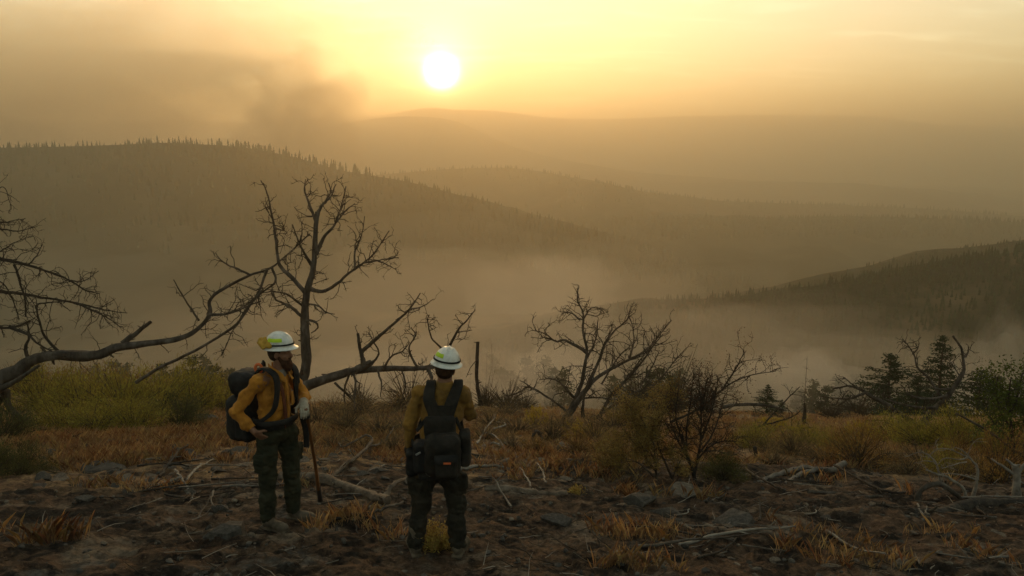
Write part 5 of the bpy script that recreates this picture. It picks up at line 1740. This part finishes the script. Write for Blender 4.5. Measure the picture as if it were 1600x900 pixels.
def person(label, px, py, f, J, shirt_m, pants_m, glove_sides, hf, tilt=0.0, beard=False, seed=1, scale=1.0):
    """J: joints in metres from the point between the feet (x to the right of the picture, y away, z up)."""
    foot = hit(px, py)
    root = empty('person', foot)
    root.scale = (scale,) * 3
    tag(root, label, 'person')
    A = frame(f); H = frame(hf)
    ct, st_ = cos(tilt), sin(tilt)
    view_r = np.array([1.0, 0, 0]); 
    def roll(v):                                                       # roll about the viewing axis
        return np.array([v[0] * ct + v[2] * st_, v[1], -v[0] * st_ + v[2] * ct])
    H = np.array([roll(q) for q in H])
    J = {k: np.array(v, float) for k, v in J.items()}
    lo, hi = np.array([-0.62, -0.50, -0.03]), np.array([0.62, 0.55, 2.0])
    # body: one continuous figure under the clothes
    s = SDF(lo, hi, 0.0085)
    s.ell(J['chest'], (0.165, 0.105, 0.19), A, 0.03).ell(J['belly'], (0.145, 0.105, 0.15), A, 0.05).ell(J['pelvis'], (0.15, 0.11, 0.12), A, 0.05)
    s.cone(J['sr'], J['sl'], 0.060, 0.060, 0.05)
    s.cone(J['neck'] - [0, 0, 0.05], J['head'] - H[2] * 0.04, 0.060, 0.056, 0.04)
    for q in 'rl':
        s.chain([J['s' + q], J['e' + q], J['w' + q]], [0.052, 0.040, 0.028], 0.02)
        s.chain([J['h' + q], J['k' + q], J['a' + q]], [0.085, 0.056, 0.042], 0.03)
        hd = J['hand' + q]
        hand(s, J['w' + q], hd[0:3], hd[3:6], hd[6:9], 1.0, hd[9])
        a, t = J['a' + q], J['t' + q]
        s.chain([a, [a[0], a[1], 0.05], [t[0], t[1], 0.035]], [0.042, 0.040, 0.028], 0.02)
    head(s, J['head'], H)
    body = s.build('body', M_skin, root)
    # shirt
    s = SDF([lo[0], lo[1], 0.86], [hi[0], hi[1], 1.66], 0.0085)
    s.ell(J['chest'], (0.200, 0.138, 0.215), A, 0.03).ell(J['belly'] + [0, 0, 0.0], (0.182, 0.142, 0.175), A, 0.06)
    s.cone(J['sr'], J['sl'], 0.078, 0.078, 0.05)
    s.cone(J['neck'] - [0, 0, 0.06], J['neck'] + [0, 0, 0.015], 0.098, 0.078, 0.05)
    for q in 'rl':
        e, w = J['e' + q], J['w' + q]
        m = e + (w - e) * 0.5
        s.chain([J['s' + q], (J['s' + q] + e) / 2, e, m, w], [0.076, 0.070, 0.064, 0.057, 0.044], 0.025)
    s.wrinkle(0.016, 8, seed, (1, 1, 1.0), True)
    s.wrinkle(0.009, 17, seed + 4, (1, 1, 0.7), True)
    s.wrinkle(0.004, 34, seed + 5)
    s.cut(J['pelvis'] + [0, 0, 0.055], (0, 0, -1))
    for q in 'rl':                                                     # cuffs end cleanly before the hand
        d = J['w' + q] - J['e' + q]; d /= np.linalg.norm(d)
        s.cone(J['w' + q] + d * 0.012, J['w' + q] + d * 0.10, 0.062, 0.075, 0.0, True)
    s.cone(J['neck'] + [0, 0, 0.02], J['head'] - H[2] * 0.02, 0.066, 0.075, 0.0, True)
    shirt = s.build('shirt', shirt_m, root)
    # trousers
    s = SDF([lo[0], lo[1], 0.02], [hi[0], hi[1], 1.06], 0.0085)
    s.ell(J['pelvis'], (0.180, 0.145, 0.15), A, 0.03)
    for q in 'rl':
        k_ = J['k' + q]; a = J['a' + q]
        s.chain([J['h' + q], (J['h' + q] + k_) / 2, k_, (k_ + a) / 2, [a[0], a[1], 0.11]], [0.116, 0.106, 0.092, 0.088, 0.084], 0.035)
        out = A[0] * (1 if q == 'r' else -1)
        s.box((J['h' + q] * 0.42 + k_ * 0.58) + out * 0.095, (0.05, 0.075, 0.10), 0.03, np.array([out, np.cross([0, 0, 1.0], out), [0, 0, 1.0]]), 0.02)  # cargo pocket
    s.wrinkle(0.017, 7, seed + 8, (1, 1, 1.3), True)
    s.wrinkle(0.009, 15, seed + 9, (1, 1, 1.6), True)
    s.wrinkle(0.004, 30, seed + 10)
    s.cut([0, 0, J['pelvis'][2] + 0.085], (0, 0, 1)).cut([0, 0, 0.055], (0, 0, -1))
    s.build('trousers', pants_m, root)
    boots(root, [J['ar'], J['al']], [J['tr'], J['tl']])
    s = SDF(J['pelvis'] + [-0.26, -0.26, 0.0], J['pelvis'] + [0.26, 0.26, 0.2], 0.0085)
    s.ell(J['pelvis'] + [0, 0, 0.07], (0.192, 0.158, 0.11), A, 0.0)
    s.cut(J['pelvis'] + [0, 0, 0.095], (0, 0, 1)).cut(J['pelvis'] + [0, 0, 0.05], (0, 0, -1))
    s.build('belt', M_black, root)
    for q, m in glove_sides.items():
        hd = J['hand' + q]
        d = J['w' + q] - J['e' + q]; d /= np.linalg.norm(d)
        s = SDF(J['w' + q] - 0.20, J['w' + q] + 0.20, 0.0045)
        hand(s, J['w' + q], hd[0:3], hd[3:6], hd[6:9], 1.10, hd[9], 0.0112)
        s.cone(J['w' + q] - d * 0.02, J['w' + q] + d * 0.03, 0.044, 0.036, 0.02)
        s.wrinkle(0.002, 40, 6)
        s.build('glove', m, root)
    # hair, beard
    c = J['head']
    g = lambda x, y, z: c + H[0] * x + H[1] * y + H[2] * z
    s = SDF(c - 0.2, c + 0.2, 0.006)
    s.ell(g(0, -0.018, 0.030), (0.084, 0.100, 0.100), H, 0.01)
    s.ell(g(0, -0.048, -0.022), (0.066, 0.052, 0.050), H, 0.03)
    s.ell(g(0, 0.105, -0.01), (0.10, 0.105, 0.13), H, 0.01, True)
    for e in (-1, 1): s.ell(g(e * 0.085, 0.005, -0.010), (0.03, 0.03, 0.036), H, 0.008, True)
    s.wrinkle(0.006, 45, 12)
    s.build('hair', M_hair, root)
    if beard:
        s = SDF(c - 0.22, c + 0.22, 0.006)
        s.ell(g(0, 0.052, -0.092), (0.054, 0.052, 0.052), H, 0.02)
        s.ell(g(0, 0.070, -0.125), (0.038, 0.040, 0.045), H, 0.03)
        s.cone(g(-0.055, 0.010, -0.03), g(-0.045, 0.045, -0.085), 0.018, 0.024, 0.02)
        s.cone(g(0.055, 0.010, -0.03), g(0.045, 0.045, -0.085), 0.018, 0.024, 0.02)
        s.cone(g(-0.028, 0.086, -0.044), g(0.028, 0.086, -0.044), 0.009, 0.009, 0.01)
        s.wrinkle(0.006, 50, 14)
        s.build('beard', M_beard, root)
    return root, foot, A, H, J

# ---- the bearded firefighter on the left, turned to the right, right hand in his pocket, left glove on a tool
LF, LHF = (0.92, -0.39), (0.995, -0.10)
JL = dict(pelvis=(-0.015, 0.0, 0.93), belly=(-0.02, 0.0, 1.08), chest=(-0.02, 0.005, 1.27), neck=(0.025, 0.0, 1.495), head=(0.060, -0.005, 1.665),
          sr=(-0.105, -0.175, 1.435), sl=(0.075, 0.185, 1.435), er=(-0.305, -0.225, 1.175), wr=(-0.135, -0.245, 0.995), el=(0.19, 0.235, 1.185), wl=(0.235, 0.06, 1.17),
          hr=(-0.085, -0.075, 0.90), hl=(0.065, 0.08, 0.90), kr=(-0.085, -0.10, 0.49), kl=(0.085, 0.075, 0.49), ar=(-0.105, -0.11, 0.09), al=(0.085, 0.085, 0.09),
          tr=(0.075, -0.20, 0.03), tl=(0.275, 0.02, 0.03),
          handr=(0.50, 0.48, -0.72, 0.2, 0.98, 0.0, 0.7, 0.0, 0.6, 0.45), handl=(0.30, -0.92, -0.30, 0.10, -0.30, -0.95, -0.95, -0.3, 0.0, 0.95))
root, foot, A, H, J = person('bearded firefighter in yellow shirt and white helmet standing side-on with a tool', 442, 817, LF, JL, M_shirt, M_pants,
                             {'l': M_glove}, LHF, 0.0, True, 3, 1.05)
hc = J['head'] + H[2] * 0.078 - H[1] * 0.004
Hh = H.copy()
hl_ = helmet(root, hc, Hh, strip_from=-0.75, strip_to=0.55)
# folded yellow shroud bunched on the back of the brim
s = SDF(hc - 0.26, hc + 0.26, 0.007)
b0 = hc - H[1] * 0.108
s.cone(b0 + H[0] * 0.10 + H[2] * 0.01, b0 - H[1] * 0.06 + H[2] * 0.035, 0.034, 0.038, 0.02)
s.cone(b0 + H[0] * 0.11 + H[1] * 0.06 + H[2] * 0.015, b0 + H[0] * 0.05 + H[2] * 0.075 - H[1] * 0.005, 0.026, 0.024, 0.02)
s.cone(b0 - H[1] * 0.06 + H[2] * 0.03, b0 - H[0] * 0.08 - H[1] * 0.01 + H[2] * 0.01, 0.034, 0.030, 0.02)
s.wrinkle(0.014, 16, 5, ridged=True)
s.build('folded_shroud', M_shroud, hl_)
# collar and undershirt at the throat
rgt, fwd = A[0], A[1]
s = SDF(J['neck'] - 0.2, J['neck'] + 0.2, 0.007)
s.ell(J['neck'] + fwd * 0.045 - [0, 0, 0.015], (0.052, 0.040, 0.060), A, 0.01)
s.build('undershirt', M_tee, root)
n0 = J['neck']
for e in (-1, 1):
    ribbon('collar', [n0 - fwd * 0.085 + rgt * e * 0.02 + [0, 0, 0.045], n0 + rgt * e * 0.088 + [0, 0, 0.035], n0 + fwd * 0.075 + rgt * e * 0.060 - [0, 0, 0.02], n0 + fwd * 0.125 + rgt * e * 0.055 - [0, 0, 0.075]],
           (0.05, 0.055, 0.06, 0.03), 0.010, M_shirt, root, up=[-fwd, rgt * e + [0, 0, 0.2], fwd * 0.7 + rgt * e * 0.7, fwd])
ribbon('button_placket', [J['chest'] + fwd * 0.145 + [0, 0, 0.16], J['chest'] + fwd * 0.158 + [0, 0, 0.02], J['belly'] + fwd * 0.160 + [0, 0, 0.02], J['belly'] + fwd * 0.150 - [0, 0, 0.10]], 0.034, 0.008, M_shirt, root, up=fwd)
for e in (-1, 1):
    ribbon('chest_pocket', [J['chest'] + fwd * 0.135 + rgt * e * 0.095 + [0, 0, 0.02], J['chest'] + fwd * 0.138 + rgt * e * 0.095 - [0, 0, 0.10]], 0.105, 0.012, M_shirt, root, up=fwd + rgt * e * 0.45, n=6)

# his backpack: a thing of its own
def lump(name, c, half, rnd, axes, mat, parent, wr=0.008, seed=1, k=0.0, extra=None):
    c = np.array(c, float)
    R = np.linalg.norm(half) + 0.05
    s = SDF(c - R, c + R, 0.0085)
    s.box(c, half, rnd, axes, k)
    if extra: extra(s)
    s.wrinkle(wr, 8, seed, ridged=True); s.wrinkle(wr * 0.5, 24, seed + 2)
    return s.build(name, mat, parent)
pack = empty('backpack', foot + np.array([-0.3, 0.2, 0.8]) * 1.05)
pack.scale = (1.05,) * 3
tag(pack, 'bulging black backpack worn by the bearded firefighter', 'backpack')
pack_off = np.array([-0.3, 0.2, 0.8])
holder = lambda v: np.array(v, float) - pack_off
back = J['chest'] - fwd * 0.26
BA = A
lump('upper_bag', holder(back - fwd * 0.03 + [-0.005, 0, 0.085]), (0.165, 0.150, 0.130), 0.10, BA, M_black, pack, 0.012, 31)
lump('main_bag', holder(J['belly'] - fwd * 0.31 + [-0.01, 0, -0.06]), (0.180, 0.165, 0.225), 0.10, BA, M_black, pack, 0.012, 32)
lump('side_pocket', holder(J['belly'] - fwd * 0.23 + rgt * 0.17 + [0, 0, -0.11]), (0.05, 0.085, 0.12), 0.04, BA, M_black, pack, 0.008, 33)
lump('back_pocket', holder(J['belly'] - fwd * 0.475 + [0, 0, -0.05]), (0.11, 0.045, 0.10), 0.04, BA, M_black, pack, 0.008, 34)
for e in (-1, 1):
    sh = J['sr'] if e > 0 else J['sl']
    mid = J['neck'] + rgt * e * 0.135
    pts = [back + rgt * e * 0.10 + fwd * 0.10 + [0, 0, 0.12], mid - fwd * 0.09 + [0, 0, 0.035], mid + [0, 0, 0.048], mid + fwd * 0.095 - [0, 0, 0.02], J['chest'] + rgt * e * 0.135 + fwd * 0.145 + [0, 0, 0.03],
           J['chest'] + rgt * e * 0.165 + fwd * 0.115 - [0, 0, 0.10], J['belly'] + rgt * e * 0.205 + fwd * 0.01 - [0, 0, 0.0], J['belly'] + rgt * e * 0.15 - fwd * 0.15 - [0, 0, 0.03]]
    up = [-fwd, -fwd * 0.6 + [0, 0, 0.8], [0, 0, 1.0], fwd * 0.6 + [0, 0, 0.8], fwd, fwd * 0.6 + rgt * e * 0.7, rgt * e, rgt * e]
    ribbon('shoulder_strap', [holder(q) for q in pts], (0.075, 0.075, 0.075, 0.07, 0.06, 0.04, 0.035, 0.035), 0.022, M_black, pack, up=up, n=40)
ribbon('chest_strip', [holder(q) for q in (J['chest'] + fwd * 0.135 + rgt * 0.075 + [0, 0, 0.145], J['chest'] + fwd * 0.156 + rgt * 0.06 + [0, 0, 0.03], J['belly'] + fwd * 0.160 + rgt * 0.045 + [0, 0, 0.04], J['belly'] + fwd * 0.152 + rgt * 0.035 - [0, 0, 0.10])], 0.042, 0.008, M_redstrip, pack, up=fwd)  # narrow dark red strip running down the shirt front beside the placket
ribbon('strap_end', [holder(q) for q in (J['pelvis'] + fwd * 0.16 - rgt * 0.17 + [0, 0, 0.13], J['pelvis'] + fwd * 0.185 - rgt * 0.19 - [0, 0, 0.05], J['pelvis'] + fwd * 0.18 - rgt * 0.20 - [0, 0, 0.22])], 0.055, 0.012, M_black, pack, up=rgt + fwd * 0.3)
wp = [J['pelvis'] + [0, 0, 0.12] + rgt * 0.215 * cos(t) + fwd * 0.180 * sin(t) for t in np.linspace(-0.9, pi + 0.9, 14)]
ribbon('waist_belt', [holder(q) for q in wp], 0.055, 0.018, M_black, pack, up=[(q - J['pelvis']) * [1, 1, 0] for q in wp], n=44)
mb = MB()
tc_ = holder(J['neck'] + rgt * 0.12 - fwd * 0.115 + [0, 0, 0.045])
th = np.linspace(0, 2 * pi, 28)
tube(mb, tc_ + np.outer(np.cos(th), rgt * 0 + [0.030, 0, 0]) + np.outer(np.sin(th), [0, 0, 0.036]), 0.014, 8, cap=False)
mb.build('flagging_roll', M_orange, pack)
ribbon('grab_loop', [holder(q) for q in (J['neck'] - fwd * 0.13 + rgt * 0.03 + [0, 0, 0.03], J['neck'] - fwd * 0.12 + rgt * 0.045 + [0, 0, 0.085], J['neck'] - fwd * 0.10 + rgt * 0.10 + [0, 0, 0.05])], 0.035, 0.018, M_black, pack, up=rgt)
lump('radio_pouch', holder(J['chest'] - rgt * 0.15 + fwd * 0.14 + [0, 0, 0.13]), (0.032, 0.028, 0.06), 0.015, BA, M_black, pack, 0.004, 36)

# his tool: wooden handle planted in the soil, steel collar under the glove
tip = hit(501, 788)
gl = foot + (J['wl'] + np.array([0.045, -0.085, -0.045])) * 1.05
tool = empty('hand_tool', tip)
tag(tool, 'wooden-handled digging tool planted in the soil under the pale glove', 'hand tool')
top = gl + (gl - tip) / np.linalg.norm(gl - tip) * 0.02
mb = MB(); path = catmull(np.array([tip + (top - tip) * 0.16, tip + (top - tip) * 0.5 + [0.006, 0, 0], top]), 20)
tube(mb, path - tip, np.concatenate([np.linspace(0.021, 0.018, 12), np.linspace(0.018, 0.020, 8)]), 12)
mb.build('handle', M_wood, tool)
mb = MB(); dn = (top - tip) / np.linalg.norm(top - tip)
tube(mb, np.array([tip - dn * 0.03, tip + dn * 0.02, tip + (top - tip) * 0.10, tip + (top - tip) * 0.19]) - tip, [0.010, 0.030, 0.026, 0.024], 10, flat=0.75)
mb.build('blade', M_steel, tool)
mb = MB()
tube(mb, np.array([top - dn * 0.15, top - dn * 0.13, top - dn * 0.09, top - dn * 0.07]) - tip, [0.022, 0.031, 0.030, 0.022], 12)
sidev = np.cross(dn, [0, 1, 0])
tube(mb, np.array([top - dn * 0.10 + sidev * 0.01, top - dn * 0.115 + sidev * 0.045]) - tip, [0.016, 0.012], 8)
mb.build('collar', M_steel, tool)

# ---- the second firefighter, back turned, legs apart, pack low on the hips
RF, RHF = (-0.05, 1.0), (0.10, 1.0)
JR = dict(pelvis=(0.02, 0.0, 0.93), belly=(0.04, 0.01, 1.09), chest=(0.06, 0.02, 1.30), neck=(0.085, 0.03, 1.52), head=(0.095, 0.05, 1.665),
          sr=(0.245, 0.02, 1.455), sl=(-0.125, 0.03, 1.465), er=(0.295, 0.13, 1.235), wr=(0.20, 0.32, 1.20), el=(-0.215, -0.01, 1.19), wl=(-0.225, 0.02, 0.945),
          hr=(0.10, 0.0, 0.90), hl=(-0.075, 0.0, 0.90), kr=(0.165, 0.02, 0.49), kl=(-0.135, 0.02, 0.49), ar=(0.185, -0.01, 0.09), al=(-0.185, 0.0, 0.09),
          tr=(0.235, 0.20, 0.03), tl=(-0.26, 0.20, 0.03),
          handr=(-0.6, 0.8, 0.0, 0, -0.3, -1.0, 0, 0, 1.0, 0.6), handl=(0.05, 0.10, -1.0, 1.0, 0.2, 0.0, 0.2, 1.0, 0.0, 0.35))
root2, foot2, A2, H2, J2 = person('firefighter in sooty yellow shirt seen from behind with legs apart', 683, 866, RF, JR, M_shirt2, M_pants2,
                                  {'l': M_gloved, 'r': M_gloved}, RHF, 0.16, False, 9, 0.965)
helmet(root2, J2['head'] + H2[2] * 0.072 - H2[1] * 0.004, H2, strip_from=-2.75, strip_to=-1.75)
rg2, fw2 = A2[0], A2[1]
bk = -fw2
s = SDF(J2['neck'] - 0.2, J2['neck'] + 0.2, 0.007)
s.cone(J2['neck'] - [0, 0, 0.01], J2['neck'] + [0, 0, 0.035], 0.088, 0.074, 0.0)
s.wrinkle(0.004, 20, 3)
s.cut(J2['neck'] + [0, 0, 0.045], (0, 0, 1))
s.build('collar', M_shirt2, root2)
pk = empty('waist_pack', foot2 + np.array([0.05, -0.25, 0.85]) * 0.965)
pk.scale = (0.965,) * 3
tag(pk, 'dark firefighting waist pack with yoke harness worn by the right firefighter', 'backpack')
po = np.array([0.05, -0.25, 0.85])
hd2 = lambda v: np.array(v, float) - po
C = J2['chest']; Bl = J2['belly']; Pv = J2['pelvis']
lump('back_panel', hd2(Bl + bk * 0.175 + rg2 * 0.01 + [0, 0, 0.07]), (0.135, 0.045, 0.16), 0.04, A2, M_nylon2, pk, 0.006, 41)
lump('main_bag', hd2(Bl + bk * 0.25 + rg2 * 0.035 + [0, 0, -0.075]), (0.155, 0.115, 0.185), 0.08, A2, M_nylon2, pk, 0.010, 42)
fp_ = lump('front_pocket', hd2(Bl + bk * 0.36 + rg2 * 0.065 + [0, 0, -0.135]), (0.095, 0.035, 0.098), 0.028, A2, M_nylon2, pk, 0.006, 43)
ribbon('pocket_flap', [hd2(Bl + bk * 0.390 + rg2 * 0.065 + [0, 0, -0.03]), hd2(Bl + bk * 0.408 + rg2 * 0.065 + [0, 0, -0.07]), hd2(Bl + bk * 0.404 + rg2 * 0.065 + [0, 0, -0.10])], 0.185, 0.012, M_black, fp_, up=bk, n=8)
ribbon('label_patch', [hd2(Bl + bk * 0.413 + rg2 * 0.045 + [0, 0, -0.088]), hd2(Bl + bk * 0.413 + rg2 * 0.105 + [0, 0, -0.088])], 0.018, 0.006, M_orange, fp_, up=bk, n=5)
lump('left_pouch', hd2(Bl + bk * 0.215 - rg2 * 0.135 + [0, 0, -0.10]), (0.075, 0.075, 0.135), 0.035, A2, M_black, pk, 0.008, 44)
lump('right_pouch', hd2(Bl + bk * 0.16 + rg2 * 0.215 + [0, 0, -0.05]), (0.052, 0.085, 0.155), 0.04, A2, M_nylon2, pk, 0.008, 45)
lump('hip_bag', hd2(Pv - rg2 * 0.215 + bk * 0.06 + [0, 0, -0.05]), (0.055, 0.075, 0.12), 0.04, A2, M_black, pk, 0.010, 46)
lump('lower_roll', hd2(Pv + bk * 0.20 + rg2 * 0.01 + [0, 0, -0.105]), (0.17, 0.05, 0.05), 0.045, A2, M_black, pk, 0.006, 47)
for e in (-1, 1):
    mid = J2['neck'] + rg2 * e * 0.115
    pts = [Bl + bk * 0.185 + rg2 * e * 0.04 + [0, 0, 0.16], C + bk * 0.155 + rg2 * e * 0.055 + [0, 0, 0.03], C + bk * 0.130 + rg2 * e * 0.10 + [0, 0, 0.15], mid + bk * 0.055 + [0, 0, 0.020], mid + fw2 * 0.05 + [0, 0, 0.025], C + fw2 * 0.15 + rg2 * e * 0.12 + [0, 0, 0.03], Bl + fw2 * 0.10 + rg2 * e * 0.20 + [0, 0, 0.0]]
    ribbon('shoulder_strap', [hd2(q) for q in pts], (0.11, 0.11, 0.10, 0.085, 0.07, 0.05, 0.04), 0.022, M_nylon2, pk,
           up=[bk, bk, bk * 0.8 + [0, 0, 0.5], bk * 0.3 + [0, 0, 1.0], fw2 * 0.4 + [0, 0, 1.0], fw2, rg2 * e], n=40)
    ribbon('side_strap', [hd2(q) for q in (C + bk * 0.14 + rg2 * e * 0.12 + [0, 0, -0.01], Bl + bk * 0.13 + rg2 * e * 0.185 + [0, 0, 0.09])], 0.03, 0.01, M_black, pk, up=bk + rg2 * e * 0.4, n=8)
ribbon('yoke', [hd2(C + bk * 0.150 + [0, 0, 0.10]), hd2(C + bk * 0.165 + [0, 0, 0.0]), hd2(Bl + bk * 0.185 + [0, 0, 0.10])], (0.19, 0.12, 0.17), 0.018, M_nylon2, pk, up=bk, n=14)
wp = [Pv + [0, 0, 0.11] + rg2 * 0.215 * cos(t) + fw2 * 0.182 * sin(t) for t in np.linspace(-1.2, pi + 1.2, 16)]
ribbon('waist_belt', [hd2(q) for q in wp], 0.06, 0.018, M_black, pk, up=[(q - Pv) * [1, 1, 0] for q in wp], n=44)
for k, (dx, dz, an) in enumerate([(-0.165, -0.045, 0.5), (-0.06, 0.03, -0.2), (-0.02, 0.045, 0.2), (-0.085, -0.225, -0.7), (0.13, -0.1, 1.3)]):
    q = Bl + bk * (0.30 if k in (0, 3) else 0.36 if k == 4 else 0.235) + rg2 * dx + np.array([0, 0, dz])
    ribbon('buckle', [hd2(q - rg2 * 0.022 * cos(an) - [0, 0, 0.022 * sin(an)]), hd2(q + rg2 * 0.022 * cos(an) + [0, 0, 0.022 * sin(an)])], 0.016, 0.012, M_grey, pk, up=bk, n=5)
